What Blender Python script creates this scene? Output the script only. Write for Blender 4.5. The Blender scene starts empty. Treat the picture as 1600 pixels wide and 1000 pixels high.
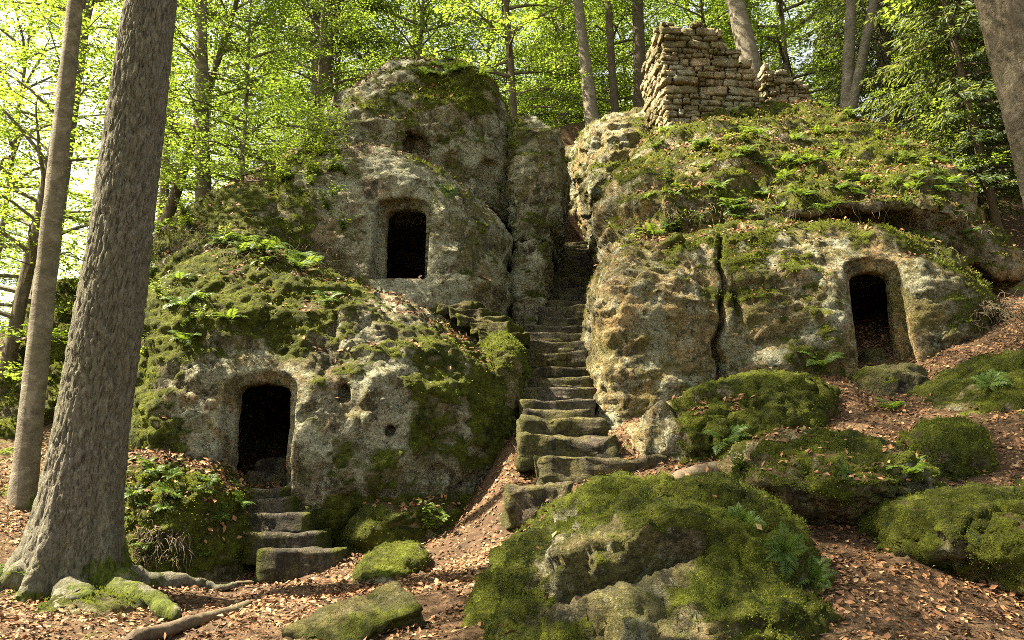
import bpy, bmesh, math, random, time
import numpy as np
from mathutils import Vector, Matrix
from mathutils.bvhtree import BVHTree

T0 = time.time()
random.seed(5)
RNG = np.random.RandomState(5)
SC = bpy.context.scene
COL = SC.collection

# ------------------------------------------------------------------ camera, sky, sun, exposure
PITCH = math.radians(12.0)
FPX = 1244.0                       # focal length in pixels of a 1600 px wide picture
EYE = Vector((0, 0, 1.6))
cam_d = bpy.data.cameras.new('camera')
cam_d.sensor_width = 36.0
cam_d.lens = 36.0 * FPX / 1600.0
cam_d.clip_end = 2000
cam = bpy.data.objects.new('camera', cam_d)
COL.objects.link(cam)
cam.location = EYE
cam.rotation_euler = (math.radians(90) + PITCH, 0, 0)
SC.camera = cam

SUN_DIR = Vector((-0.60, 0.02, 0.80)).normalized()      # towards the sun
world = bpy.data.worlds.new('World')
SC.world = world
world.use_nodes = True
wn = world.node_tree
sky = wn.nodes.new('ShaderNodeTexSky')
sky.sky_type = 'NISHITA'
sky.sun_disc = False
sky.sun_elevation = math.asin(SUN_DIR.z)
sky.sun_rotation = math.atan2(SUN_DIR.x, SUN_DIR.y)
sky.air_density = 1.0
sky.dust_density = 2.5
sky.ozone_density = 0.6
bg = wn.nodes['Background']
hs = wn.nodes.new('ShaderNodeHueSaturation')          # thin bright haze: a paler sky than a clear one
hs.inputs['Saturation'].default_value = 0.45
tint = wn.nodes.new('ShaderNodeMix'); tint.data_type = 'RGBA'; tint.blend_type = 'MULTIPLY'
tint.inputs[0].default_value = 1.0
tint.inputs[7].default_value = (1.0, 0.95, 0.82, 1)
wn.links.new(sky.outputs[0], hs.inputs['Color'])
wn.links.new(hs.outputs[0], tint.inputs[6])
wn.links.new(tint.outputs[2], bg.inputs[0])
bg.inputs[1].default_value = 0.066

sun_d = bpy.data.lights.new('sun', 'SUN')
sun_d.energy = 5.0
sun_d.angle = math.radians(0.6)
sun_d.color = (1.0, 0.86, 0.62)
sun = bpy.data.objects.new('sun', sun_d)
COL.objects.link(sun)
sun.rotation_euler = SUN_DIR.to_track_quat('Z', 'Y').to_euler()
sun.location = (-30, 0, 40)

SC.view_settings.view_transform = 'Standard'
SC.view_settings.look = 'None'
SC.view_settings.gamma = 1.0
SC.view_settings.exposure = 2.65
SC.view_settings.use_curve_mapping = False
SC.render.engine = 'CYCLES'
cy = SC.cycles
cy.use_denoising = False            # the sampling grain stays, fine stone and leaf detail with it
try:
    cy.denoiser = 'OPENIMAGEDENOISE'
    cy.denoising_input_passes = 'RGB_ALBEDO_NORMAL'
    cy.denoising_prefilter = 'ACCURATE'
except Exception:
    pass
cy.use_adaptive_sampling = True
cy.adaptive_threshold = 0.015
cy.filter_width = 0.9
cy.max_bounces = 4
cy.diffuse_bounces = 2
cy.glossy_bounces = 2
cy.transmission_bounces = 3
cy.transparent_max_bounces = 4
cy.caustics_reflective = False
cy.caustics_refractive = False
cy.sample_clamp_indirect = 8.0

# ------------------------------------------------------------------ pixel <-> place helpers
CP, SP = math.cos(PITCH), math.sin(PITCH)

def P(px, py, Y):
    """world point at forward distance Y seen at a picture position"""
    u = (px - 800.0) / FPX
    v = (500.0 - py) / FPX
    t = Y / (CP - v * SP)
    return Vector((u * t, Y, EYE.z + (SP + v * CP) * t))

def XAT(px, Y, z):
    return (px - 800.0) / FPX * (Y * CP + (z - EYE.z) * SP)

def ray(px, py):
    u = (px - 800.0) / FPX
    v = (500.0 - py) / FPX
    return Vector((u, CP - v * SP, SP + v * CP)).normalized()

def proj(p):
    """numpy (N,3) -> px, py, depth"""
    d = p[:, 1] * CP + (p[:, 2] - EYE.z) * SP
    up = -p[:, 1] * SP + (p[:, 2] - EYE.z) * CP
    d = np.maximum(d, 1e-3)
    return 800 + FPX * p[:, 0] / d, 500 - FPX * up / d, d

# ------------------------------------------------------------------ numpy noise
_pr = np.random.RandomState(11)
_perm = _pr.permutation(256).astype(np.int64)
_perm = np.concatenate([_perm, _perm, _perm])
_G = _pr.normal(size=(256, 3))
_G /= np.linalg.norm(_G, axis=1)[:, None]

def pn(p):
    p = np.asarray(p, dtype=np.float64)
    i = np.floor(p).astype(np.int64)
    f = p - i
    u = f * f * f * (f * (f * 6 - 15) + 10)
    i &= 255
    out = np.zeros(len(p))
    for dx in (0, 1):
        wx = u[:, 0] if dx else 1 - u[:, 0]
        hx = _perm[(i[:, 0] + dx) & 255]
        for dy in (0, 1):
            wy = wx * (u[:, 1] if dy else 1 - u[:, 1])
            hy = _perm[hx + ((i[:, 1] + dy) & 255)]
            for dz in (0, 1):
                w = wy * (u[:, 2] if dz else 1 - u[:, 2])
                g = _G[_perm[hy + ((i[:, 2] + dz) & 255)]]
                out += w * (g[:, 0] * (f[:, 0] - dx) + g[:, 1] * (f[:, 1] - dy) + g[:, 2] * (f[:, 2] - dz))
    return out * 1.5

def fbm(p, octv=4, gain=0.5, lac=2.07):
    p = np.asarray(p, dtype=np.float64)
    a, s = 1.0, np.zeros(len(p))
    for k in range(octv):
        s += a * pn(p + 17.3 * k)
        p = p * lac
        a *= gain
    return s

def ridged(p, octv=3, gain=0.5):
    p = np.asarray(p, dtype=np.float64)
    a, s = 1.0, np.zeros(len(p))
    for k in range(octv):
        s += a * (1 - 2 * np.abs(pn(p + 9.1 * k)))
        p = p * 2.1
        a *= gain
    return s

_cr = np.random.RandomState(23).uniform(0, 1, (4096, 6))
def cells(p):
    """nearest jittered cell: returns random value and tilt offset per point (broken, blocky faces)"""
    p = np.asarray(p, dtype=np.float64)
    i = np.floor(p).astype(np.int64)
    best = np.full(len(p), 1e9); val = np.zeros(len(p)); til = np.zeros(len(p)); sec = np.full(len(p), 1e9)
    for dx in (-1, 0, 1):
        for dy in (-1, 0, 1):
            for dz in (-1, 0, 1):
                a = i[:, 0] + dx; b = i[:, 1] + dy; c = i[:, 2] + dz
                R = _cr[(a * 73856093 ^ b * 19349663 ^ c * 83492791) & 4095]
                vx = p[:, 0] - a - R[:, 0]; vy = p[:, 1] - b - R[:, 1]; vz = p[:, 2] - c - R[:, 2]
                d = vx * vx + vy * vy + vz * vz
                m = d < best
                sec = np.where(m, best, np.minimum(sec, d))
                best = np.where(m, d, best)
                val = np.where(m, R[:, 3] - .5, val)
                til = np.where(m, vx * (R[:, 4] - .5) + vy * (R[:, 5] - .5) + vz * (R[:, 3] - .5), til)
    return val, til, np.sqrt(sec) - np.sqrt(best)

def sstep(a, b, x):
    t = np.clip((x - a) / (b - a), 0, 1)
    return t * t * (3 - 2 * t)

# ------------------------------------------------------------------ mesh helpers
def np_mesh(name, V, F, mats=(), smooth=True, attrs=None, matidx=None):
    """V (n,3); F (m,k) array or list of such arrays"""
    Fs = F if isinstance(F, list) else [F]
    Fs = [np.asarray(f, dtype=np.int32) for f in Fs if len(f)]
    me = bpy.data.meshes.new(name)
    V = np.asarray(V, dtype=np.float32)
    me.vertices.add(len(V))
    me.vertices.foreach_set('co', V.ravel())
    nl = sum(f.size for f in Fs)
    npoly = sum(len(f) for f in Fs)
    me.loops.add(nl)
    me.polygons.add(npoly)
    me.loops.foreach_set('vertex_index', np.concatenate([f.ravel() for f in Fs]))
    tot = np.concatenate([np.full(len(f), f.shape[1], dtype=np.int32) for f in Fs])
    start = np.concatenate([[0], np.cumsum(tot)[:-1]]).astype(np.int32)
    me.polygons.foreach_set('loop_start', start)
    me.polygons.foreach_set('loop_total', tot)
    for m in mats:
        me.materials.append(m)
    if matidx is not None:
        me.polygons.foreach_set('material_index', np.asarray(matidx, dtype=np.int32))
    me.update(calc_edges=True)
    me.polygons.foreach_set('use_smooth', np.full(npoly, bool(smooth)))
    if attrs:
        for k, a in attrs.items():
            at = me.attributes.new(k, 'FLOAT', 'POINT')
            at.data.foreach_set('value', np.asarray(a, dtype=np.float32))
    return me

def link(name, me, parent=None, loc=None, label=None, cat=None, group=None, kind=None):
    o = bpy.data.objects.new(name, me)
    COL.objects.link(o)
    if parent is not None:
        o.parent = parent
    if loc is not None:
        o.location = loc
    if label:
        o['label'] = label
    if cat:
        o['category'] = cat
    if group:
        o['group'] = group
    if kind or cat:
        o['kind'] = kind or 'thing'
    return o

def get_v(me):
    a = np.empty(len(me.vertices) * 3, dtype=np.float32)
    me.vertices.foreach_get('co', a)
    return a.reshape(-1, 3).astype(np.float64)

def get_n(me):
    a = np.empty(len(me.vertices) * 3, dtype=np.float32)
    me.vertex_normals.foreach_get('vector', a)
    return a.reshape(-1, 3).astype(np.float64)

def tube(points, radii, sides=6, cap=True):
    """arrays (V,F) of a tube along points"""
    pts = [Vector(p) for p in points]
    V, F = [], []
    prev = None
    for i, p in enumerate(pts):
        d = (pts[min(i + 1, len(pts) - 1)] - pts[max(i - 1, 0)])
        if d.length < 1e-6:
            d = Vector((0, 0, 1))
        d.normalize()
        if prev is None:
            s = d.orthogonal().normalized()
        else:
            s = prev - d * prev.dot(d)
            if s.length < 1e-5:
                s = d.orthogonal()
            s.normalize()
        prev = s
        t = d.cross(s)
        for k in range(sides):
            a = 2 * math.pi * k / sides
            V.append(p + (s * math.cos(a) + t * math.sin(a)) * radii[i])
    n = len(pts)
    for i in range(n - 1):
        for k in range(sides):
            k2 = (k + 1) % sides
            F.append((i * sides + k, i * sides + k2, (i + 1) * sides + k2, (i + 1) * sides + k))
    return np.array([tuple(v) for v in V]).reshape(-1, 3), np.array(F, dtype=np.int32).reshape(-1, 4)

def merge(parts):
    Vs, Fs, off = [], [], 0
    for V, F in parts:
        Vs.append(V)
        Fs.append(np.asarray(F) + off)
        off += len(V)
    return np.concatenate(Vs), np.concatenate(Fs)

def leaf_quads(B, D, N, L, W, bend=0.0):
    """rhombic leaves: base B, direction D, normal N (all (n,3)), length L, width W"""
    D = D / np.maximum(np.linalg.norm(D, axis=1), 1e-6)[:, None]
    S = np.cross(D, N)
    S /= np.maximum(np.linalg.norm(S, axis=1), 1e-6)[:, None]
    U = np.cross(S, D)
    L = np.asarray(L)[:, None]
    W = np.asarray(W)[:, None]
    n = len(B)
    V = np.empty((n, 4, 3))
    V[:, 0] = B
    V[:, 1] = B + D * L * 0.48 + S * W * 0.5 + U * (bend * W)
    V[:, 2] = B + D * L
    V[:, 3] = B + D * L * 0.48 - S * W * 0.5 + U * (bend * W)
    F = np.arange(n * 4, dtype=np.int32).reshape(n, 4)
    return V.reshape(-1, 3), F

# ------------------------------------------------------------------ materials
class NT:
    def __init__(self, name):
        self.m = bpy.data.materials.new(name)
        self.m.use_nodes = True
        self.t = self.m.node_tree
        self.t.nodes.clear()
        self.out = self.t.nodes.new('ShaderNodeOutputMaterial')
    def n(self, typ, **kw):
        nd = self.t.nodes.new(typ)
        for k, v in kw.items():
            if hasattr(nd, k):
                setattr(nd, k, v)
        return nd
    def l(self, a, b):
        self.t.links.new(a, b)
    def pos(self, scale=(1, 1, 1), rot=(0, 0, 0)):
        g = self.n('ShaderNodeNewGeometry')
        mp = self.n('ShaderNodeMapping')
        mp.inputs['Scale'].default_value = scale
        mp.inputs['Rotation'].default_value = rot
        self.l(g.outputs['Position'], mp.inputs['Vector'])
        return mp.outputs[0]
    def noise(self, vec, scale, detail=5, rough=0.55, dist=0.0):
        nd = self.n('ShaderNodeTexNoise')
        nd.inputs['Scale'].default_value = scale
        nd.inputs['Detail'].default_value = detail
        nd.inputs['Roughness'].default_value = rough
        nd.inputs['Distortion'].default_value = dist
        self.l(vec, nd.inputs['Vector'])
        return nd.outputs['Fac']
    def ramp(self, fac, stops):
        r = self.n('ShaderNodeValToRGB')
        e = r.color_ramp.elements
        while len(e) < len(stops):
            e.new(0.5)
        for k, (p, c) in enumerate(stops):
            e[k].position = p
            e[k].color = (c, c, c, 1) if isinstance(c, (int, float)) else (*c, 1)
        self.l(fac, r.inputs[0])
        return r.outputs[0]
    def mix(self, fac, a, b, typ='MIX'):
        m = self.n('ShaderNodeMix', data_type='RGBA', blend_type=typ)
        for sock, val in ((m.inputs[0], fac), (m.inputs[6], a), (m.inputs[7], b)):
            if isinstance(val, (int, float)):
                sock.default_value = val
            elif isinstance(val, tuple):
                sock.default_value = (*val, 1)
            else:
                self.l(val, sock)
        return m.outputs[2]
    def math(self, op, a, b=0.5, clamp=False):
        m = self.n('ShaderNodeMath', operation=op, use_clamp=clamp)
        for sock, val in ((m.inputs[0], a), (m.inputs[1], b)):
            if isinstance(val, (int, float)):
                sock.default_value = val
            else:
                self.l(val, sock)
        return m.outputs[0]
    def attr(self, name):
        a = self.n('ShaderNodeAttribute', attribute_name=name)
        return a.outputs['Fac']
    def bump(self, h, strength, dist, normal=None):
        b = self.n('ShaderNodeBump')
        b.inputs['Strength'].default_value = strength
        b.inputs['Distance'].default_value = dist
        self.l(h, b.inputs['Height'])
        if normal is not None:
            self.l(normal, b.inputs['Normal'])
        return b.outputs[0]
    def principled(self, col, rough=0.9, normal=None, spec=0.25, sheen=0.0):
        b = self.n('ShaderNodeBsdfPrincipled')
        if isinstance(col, tuple):
            b.inputs['Base Color'].default_value = (*col, 1)
        else:
            self.l(col, b.inputs['Base Color'])
        if isinstance(rough, (int, float)):
            b.inputs['Roughness'].default_value = rough
        else:
            self.l(rough, b.inputs['Roughness'])
        b.inputs['Specular IOR Level'].default_value = spec
        if sheen:
            b.inputs['Sheen Weight'].default_value = sheen
        if normal is not None:
            self.l(normal, b.inputs['Normal'])
        self.l(b.outputs[0], self.out.inputs[0])
        return b

MOSS_DARK, MOSS_LIGHT = (0.020, 0.032, 0.005), (0.15, 0.185, 0.016)

def rock_material(name, tan=(0.33, 0.235, 0.115), grey=(0.245, 0.235, 0.175), lichen=(0.375, 0.38, 0.275),
                  dark=(0.062, 0.056, 0.036), tan_amt=0.5, lich_amt=0.56, dark_amt=0.52, orange=0.0):
    t = NT(name)
    p = t.pos()
    ps = t.pos((0.45, 0.45, 2.6), (0.12, 0.10, 0))
    pv = t.pos((2.2, 2.2, 0.35))
    big = t.noise(p, 0.42, 5, 0.6, 0.6)
    strata = t.noise(ps, 1.3, 6, 0.6, 0.4)
    base = t.mix(t.ramp(t.math('ADD', t.math('MULTIPLY', big, 0.6), t.math('MULTIPLY', strata, 0.4)),
                        [(tan_amt - 0.08, 0.0), (tan_amt + 0.09, 1.0)]), grey, tan)
    if orange:
        base = t.mix(t.ramp(t.noise(ps, 0.9, 4, 0.6, 0.8), [(0.60 - orange, 0.0), (0.72 - orange, 0.8)]), base, (0.46, 0.30, 0.09))
    # weathering: algae film, hard-edged pale lichen crusts, dark crust and speckle
    alg = t.noise(p, 0.75, 8, 0.72, 0.8)
    base = t.mix(t.ramp(alg, [(0.42, 0.0), (0.55, 0.85)]), base, (0.135, 0.125, 0.034))
    dk = t.noise(pv, 1.0, 8, 0.72, 0.3)
    base = t.mix(t.ramp(dk, [(dark_amt, 0.0), (dark_amt + 0.06, 0.85)]), base, dark)
    dk2 = t.noise(p, 2.3, 9, 0.75, 0.5)
    base = t.mix(t.ramp(dk2, [(0.525, 0.0), (0.575, 0.85)]), base, dark)
    cov = t.math('MULTIPLY', t.math('SUBTRACT', t.noise(p, 0.6, 3, 0.5), 0.5), 0.35)
    lich = t.math('ADD', t.noise(p, 1.7, 10, 0.78, 0.4), cov)
    base = t.mix(t.ramp(lich, [(lich_amt - 0.055, 0.0), (lich_amt - 0.035, 0.6), (lich_amt + 0.0, 0.6), (lich_amt + 0.015, 1.0)]), base, lichen)
    sp = t.math('ADD', t.noise(p, 7.5, 8, 0.8), t.math('MULTIPLY', cov, 0.5))
    base = t.mix(t.ramp(sp, [(0.565, 0.0), (0.60, 0.8)]), base, lichen)
    sp2 = t.noise(p, 9, 8, 0.8, 0.3)
    base = t.mix(t.ramp(sp2, [(0.56, 0.0), (0.60, 0.9)]), base, dark)
    fine = t.noise(p, 20, 7, 0.8)
    base = t.mix(1.0, base, t.ramp(fine, [(0.36, 0.42), (0.50, 1.0), (0.62, 1.5)]), 'MULTIPLY')
    # humus
    soil = t.attr('soil')
    sn = t.noise(p, 9, 6, 0.7)
    soilcol = t.ramp(sn, [(0.3, (0.03, 0.019, 0.012)), (0.55, (0.10, 0.055, 0.03)), (0.75, (0.21, 0.12, 0.065))])
    base = t.mix(t.ramp(t.math('ADD', soil, t.math('MULTIPLY', t.math('SUBTRACT', sn, 0.5), 0.9)), [(0.42, 0.0), (0.56, 1.0)]), base, soilcol)
    # moss
    mo = t.attr('moss')
    mn = t.noise(p, 5.5, 8, 0.72)
    mm = t.ramp(t.math('ADD', t.math('MULTIPLY', mo, 1.05), t.math('MULTIPLY', t.math('SUBTRACT', mn, 0.5), 1.9)), [(0.36, 0.0), (0.62, 1.0)])
    film = t.ramp(t.math('ADD', mo, t.math('MULTIPLY', t.math('SUBTRACT', t.noise(p, 1.6, 8, 0.75, 0.4), 0.5), 1.6)), [(0.02, 0.0), (0.40, 0.75)])
    base = t.mix(film, base, (0.098, 0.100, 0.030))
    mc = t.ramp(t.math('ADD', t.math('MULTIPLY', t.noise(p, 2.2, 6, 0.7), 0.5), t.math('MULTIPLY', t.noise(p, 13, 6, 0.78), 0.5)),
                [(0.40, MOSS_DARK), (0.5, (0.082, 0.092, 0.008)), (0.60, MOSS_LIGHT)])
    col = t.mix(mm, base, mc)
    h = t.math('ADD', t.noise(p, 6.5, 9, 0.68), t.math('MULTIPLY', t.noise(t.pos((3.0, 3.0, 16.0), (0.1, 0.08, 0)), 1.0, 5, 0.7), 0.5))
    h = t.math('ADD', h, t.math('MULTIPLY', t.noise(p, 24, 7, 0.8), 0.55))
    h = t.math('ADD', h, t.math('MULTIPLY', t.math('MULTIPLY', t.noise(p, 55, 3, 0.7), mm), 0.5))
    nm = t.bump(h, 1.0, 0.2)
    t.principled(col, 0.92, nm, 0.18)
    return t.m

M = {}
M['rock_left'] = rock_material('weathered grey sandstone', tan_amt=0.50, lich_amt=0.55)
M['rock_mid'] = rock_material('pale lichen sandstone', tan_amt=0.52, lich_amt=0.535, tan=(0.33, 0.25, 0.15))
M['rock_right'] = rock_material('warm sandstone', tan_amt=0.455, lich_amt=0.575, tan=(0.40, 0.285, 0.14), orange=0.05, dark_amt=0.56)
M['boulder'] = rock_material('mossy boulder stone', tan_amt=0.47, lich_amt=0.605, grey=(0.2, 0.185, 0.125), tan=(0.27, 0.20, 0.105), lichen=(0.33, 0.33, 0.23))
M['step'] = rock_material('worn step stone', tan_amt=0.56, lich_amt=0.68, grey=(0.115, 0.10, 0.08), tan=(0.15, 0.11, 0.075), lichen=(0.22, 0.20, 0.16), dark=(0.045, 0.04, 0.032))
M['ruin'] = rock_material('rubble wall stone', tan_amt=0.36, lich_amt=0.60, tan=(0.52, 0.42, 0.265), grey=(0.42, 0.36, 0.25), dark_amt=0.66, dark=(0.17, 0.135, 0.085))

def leaf_material(name, c0, c1, trans, tw=0.5, rough=0.5, objvar=0.35):
    t = NT(name)
    v = t.attr('var')
    oi = t.n('ShaderNodeObjectInfo')
    f = t.math('ADD', t.math('MULTIPLY', v, 1 - objvar), t.math('MULTIPLY', oi.outputs['Random'], objvar))
    col = t.mix(f, c0, c1)
    tc = t.mix(f, tuple(x * 0.55 for x in trans), trans)
    d = t.n('ShaderNodeBsdfPrincipled')
    t.l(col, d.inputs['Base Color'])
    d.inputs['Roughness'].default_value = rough
    d.inputs['Specular IOR Level'].default_value = 0.3
    tr = t.n('ShaderNodeBsdfTranslucent')
    t.l(tc, tr.inputs['Color'])
    mx = t.n('ShaderNodeMixShader')
    mx.inputs[0].default_value = tw
    t.l(d.outputs[0], mx.inputs[1])
    t.l(tr.outputs[0], mx.inputs[2])
    t.l(mx.outputs[0], t.out.inputs[0])
    return t.m

M['beech_leaf'] = leaf_material('beech leaf', (0.04, 0.085, 0.008), (0.13, 0.18, 0.018), (0.29, 0.42, 0.04), 0.54)
M['spruce_leaf'] = leaf_material('spruce needles', (0.022, 0.048, 0.017), (0.075, 0.11, 0.032), (0.30, 0.37, 0.06), 0.40)
M['fern'] = leaf_material('fern frond', (0.028, 0.072, 0.012), (0.085, 0.14, 0.018), (0.25, 0.36, 0.03), 0.42)
M['herb'] = leaf_material('herb leaf', (0.045, 0.09, 0.01), (0.12, 0.18, 0.02), (0.36, 0.46, 0.03), 0.48)
M['moss_blade'] = leaf_material('moss tuft', (0.022, 0.036, 0.005), (0.18, 0.22, 0.016), (0.28, 0.34, 0.02), 0.28, 0.9)
M['far_leaf'] = leaf_material('far leaf', (0.06, 0.10, 0.012), (0.14, 0.19, 0.03), (0.42, 0.54, 0.07), 0.55)

def litter_material():
    t = NT('dry beech leaves')
    v = t.attr('var')
    col = t.ramp(v, [(0.0, (0.035, 0.02, 0.012)), (0.3, (0.10, 0.048, 0.023)), (0.55, (0.19, 0.092, 0.042)), (0.8, (0.29, 0.155, 0.072)), (1.0, (0.38, 0.255, 0.135))])
    t.principled(col, 0.7, None, 0.25)
    return t.m
M['litter'] = litter_material()

def ground_material():
    t = NT('forest floor')
    p = t.pos()
    a = t.noise(p, 12, 8, 0.78)
    b = t.noise(p, 0.7, 5, 0.6)
    soil = t.ramp(a, [(0.3, (0.025, 0.016, 0.010)), (0.47, (0.072, 0.046, 0.027)), (0.58, (0.14, 0.088, 0.048)), (0.70, (0.24, 0.16, 0.092))])
    path = t.attr('soil')
    dirt = t.ramp(t.noise(p, 5, 7, 0.7), [(0.3, (0.028, 0.019, 0.013)), (0.5, (0.07, 0.045, 0.028)), (0.7, (0.13, 0.083, 0.05))])
    soil = t.mix(path, soil, dirt)
    mo = t.attr('moss')
    mm = t.ramp(t.math('ADD', mo, t.math('MULTIPLY', t.math('SUBTRACT', t.noise(p, 3.5, 7, 0.7), 0.5), 1.4)), [(0.42, 0.0), (0.6, 1.0)])
    mc = t.ramp(t.noise(p, 11, 6, 0.7), [(0.35, MOSS_DARK), (0.65, MOSS_LIGHT)])
    col = t.mix(mm, soil, mc)
    t.principled(col, 0.95, t.bump(t.math('ADD', a, t.noise(p, 30, 4, 0.7)), 0.7, 0.06), 0.15)
    return t.m
M['ground'] = ground_material()

def bark_material(name, c0, c1, scale, zs, moss=0.0, bumpd=0.05, blotch=None):
    t = NT(name)
    oc = t.n('ShaderNodeTexCoord')
    mp = t.n('ShaderNodeMapping')
    mp.inputs['Scale'].default_value = (1, 1, zs)
    t.l(oc.outputs['Object'], mp.inputs['Vector'])
    p = mp.outputs[0]
    a = t.noise(p, scale, 9, 0.7, 0.7)
    col = t.ramp(a, [(0.32, c0), (0.68, c1)])
    if blotch:
        bl = t.noise(oc.outputs['Object'], 2.6, 7, 0.72, 0.6)
        col = t.mix(t.ramp(bl, [(0.53, 0.0), (0.60, 0.7)]), col, blotch)
    bw = t.noise(oc.outputs['Object'], 0.8, 4, 0.6)
    col = t.mix(t.ramp(bw, [(0.35, 0.0), (0.7, 0.45)]), col, (0.10, 0.105, 0.05))
    mo = t.attr('moss')
    mm = t.ramp(t.math('ADD', mo, t.math('MULTIPLY', t.math('SUBTRACT', t.noise(p, scale * 0.7, 7, 0.7), 0.5), 1.3)), [(0.42, 0.0), (0.6, 1.0)])
    col = t.mix(mm, col, t.ramp(a, [(0.35, MOSS_DARK), (0.7, (0.12, 0.14, 0.015))]))
    t.principled(col, 0.9, t.bump(t.math('ADD', a, t.math('MULTIPLY', t.noise(p, scale * 4, 5, 0.7), 0.4)), 0.8, bumpd), 0.2)
    return t.m
M['bark_rough'] = bark_material('furrowed bark', (0.040, 0.034, 0.026), (0.235, 0.22, 0.175), 19.0, 0.45, bumpd=0.06)
M['bark_beech'] = bark_material('smooth beech bark', (0.075, 0.062, 0.048), (0.21, 0.18, 0.14), 4.5, 1.6, bumpd=0.04, blotch=(0.27, 0.245, 0.19))
M['bark_dark'] = bark_material('dark spruce bark', (0.045, 0.035, 0.028), (0.15, 0.115, 0.085), 8.0, 0.4, bumpd=0.04)
M['bark_scar'] = bark_material('scarred bark', (0.05, 0.038, 0.028), (0.20, 0.165, 0.12), 7.0, 1.0, bumpd=0.07, blotch=(0.26, 0.225, 0.165))
M['twig'] = bark_material('dead wood', (0.05, 0.036, 0.026), (0.16, 0.12, 0.085), 10.0, 1.0, bumpd=0.02)

# ------------------------------------------------------------------ terrain
CTRL = [  # px, py, Y of visible ground
    (-300, 990, 8), (100, 995, 8), (400, 990, 8), (400, 890, 13), (230, 900, 12), (600, 868, 12.3), (850, 825, 11.6), (760, 815, 12.6),
    (650, 1000, 7.5), (1070, 750, 11.2), (1250, 670, 12.6), (1400, 625, 13.4), (1590, 470, 16.2), (1500, 700, 11), (1590, 765, 9.6),
    (1350, 885, 8), (1300, 995, 6.5), (1590, 995, 6.3), (1340, 595, 14.8), (1250, 592, 14.5), (30, 790, 13), (-100, 760, 14), (0, 690, 17),
    (-500, 740, 16), (900, 660, 14.5), (880, 560, 17.0), (880, 455, 22.0), (890, 385, 27.5), (1800, 480, 16), (2000, 800, 8),
    (1500, 560, 14.2), (950, 700, 13.3), (980, 670, 14.4), (800, 782, 12.6), (806, 718, 13.3), (805, 672, 14.2), (1000, 768, 12.0), (1390, 596, 15.0), (1450, 925, 7.3), (1590, 1005, 7.1), (1680, 1005, 7.0), (1330, 868, 9.2), (1240, 860, 9.3), (1400, 860, 8.9), (300, 870, 13.2), (560, 860, 14), (700, 830, 14.2),
    (318, 330, 26), (505, 215, 31), (925, 215, 31), (1320, 215, 31), (1560, 450, 21), (0, 570, 30), (-600, 560, 30), (2200, 440, 25)]
cp = [tuple(P(*c)) for c in CTRL]
cp += [(0, 0, 0), (-8, 0, 0), (8, 0, 0.2), (0, -15, -0.5), (-15, -15, -0.5), (15, -15, 0.2), (-30, 0, 0.2), (30, 0, 4), (-25, 20, 2.5), (35, 30, 12),
       (0, 45, 15.5), (0, 60, 15), (-50, 60, 8), (50, 60, 14), (0, 140, 12), (-120, 120, 8), (120, 120, 12), (-120, 0, 0), (120, 0, 6), (0, -110, -1), (-120, -100, -1), (120, -100, 0),
       (-2.5, 4.5, 0.1), (2, 5, 0.22), (5, 4.5, 0.35)]
cp = np.array(cp)

def _tps(r2):
    return np.where(r2 > 1e-9, r2 * np.log(np.maximum(r2, 1e-9)) * 0.5, 0.0)
_sc = 20.0
_X = cp[:, :2] / _sc
_K = _tps(((_X[:, None] - _X[None]) ** 2).sum(-1)) + np.eye(len(cp)) * 1e-3
_Pm = np.c_[np.ones(len(cp)), _X]
_A = np.block([[_K, _Pm], [_Pm.T, np.zeros((3, 3))]])
_W = np.linalg.solve(_A, np.r_[cp[:, 2], 0, 0, 0])

def hz_base(x, y):
    q = np.c_[np.asarray(x), np.asarray(y)] / _sc
    out = np.empty(len(q))
    for s in range(0, len(q), 20000):
        qq = q[s:s + 20000]
        K = _tps(((qq[:, None] - _X[None]) ** 2).sum(-1))
        out[s:s + 20000] = K @ _W[:len(cp)] + np.c_[np.ones(len(qq)), qq] @ _W[len(cp):]
    return out

def hz(x, y):
    x = np.atleast_1d(np.asarray(x, float)); y = np.atleast_1d(np.asarray(y, float))
    z = hz_base(x, y)
    # the stair cutting: the ground stays below the treads
    sx = np.interp(y, [12, 14.5, 17, 20, 27.5, 31], [.7, .95, .95, 1.4, 2.5, 2.7])
    sz = np.interp(y, [12, 27.5, 31], [1.15, 9.9, 10.6]) - .05
    hw = np.interp(y, [12, 14, 16, 26, 28, 31], [.55, .6, 1.1, 1.2, 2.2, 2.4])
    m = (1 - sstep(hw, hw + .5, np.abs(x - sx))) * sstep(12.3, 13.2, y) * (1 - sstep(31.5, 32.5, y))
    z = np.where(m > 0, z * (1 - m) + np.minimum(z, sz) * m, z)
    p = np.c_[x, y, np.zeros(len(x))]
    return z + 0.10 * fbm(p * 0.6, 3) + 0.035 * fbm(p * 2.6 + 5, 3)

def H(x, y):
    return float(hz([x], [y])[0])

def path_mask(x, y):
    # the trodden dirt path from lower left to the small steps and along to the stairs
    pts = [P(250, 990, 8), P(330, 950, 10), P(420, 905, 12), P(560, 905, 11.5), P(760, 835, 12.2), P(840, 800, 12.2)]
    d = np.full(len(x), 1e9)
    for a, b in zip(pts[:-1], pts[1:]):
        ax, ay, bx, by = a.x, a.y, b.x, b.y
        t = np.clip(((x - ax) * (bx - ax) + (y - ay) * (by - ay)) / ((bx - ax) ** 2 + (by - ay) ** 2), 0, 1)
        d = np.minimum(d, np.hypot(x - ax - t * (bx - ax), y - ay - t * (by - ay)))
    return 1 - sstep(0.25, 0.75, d)

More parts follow.
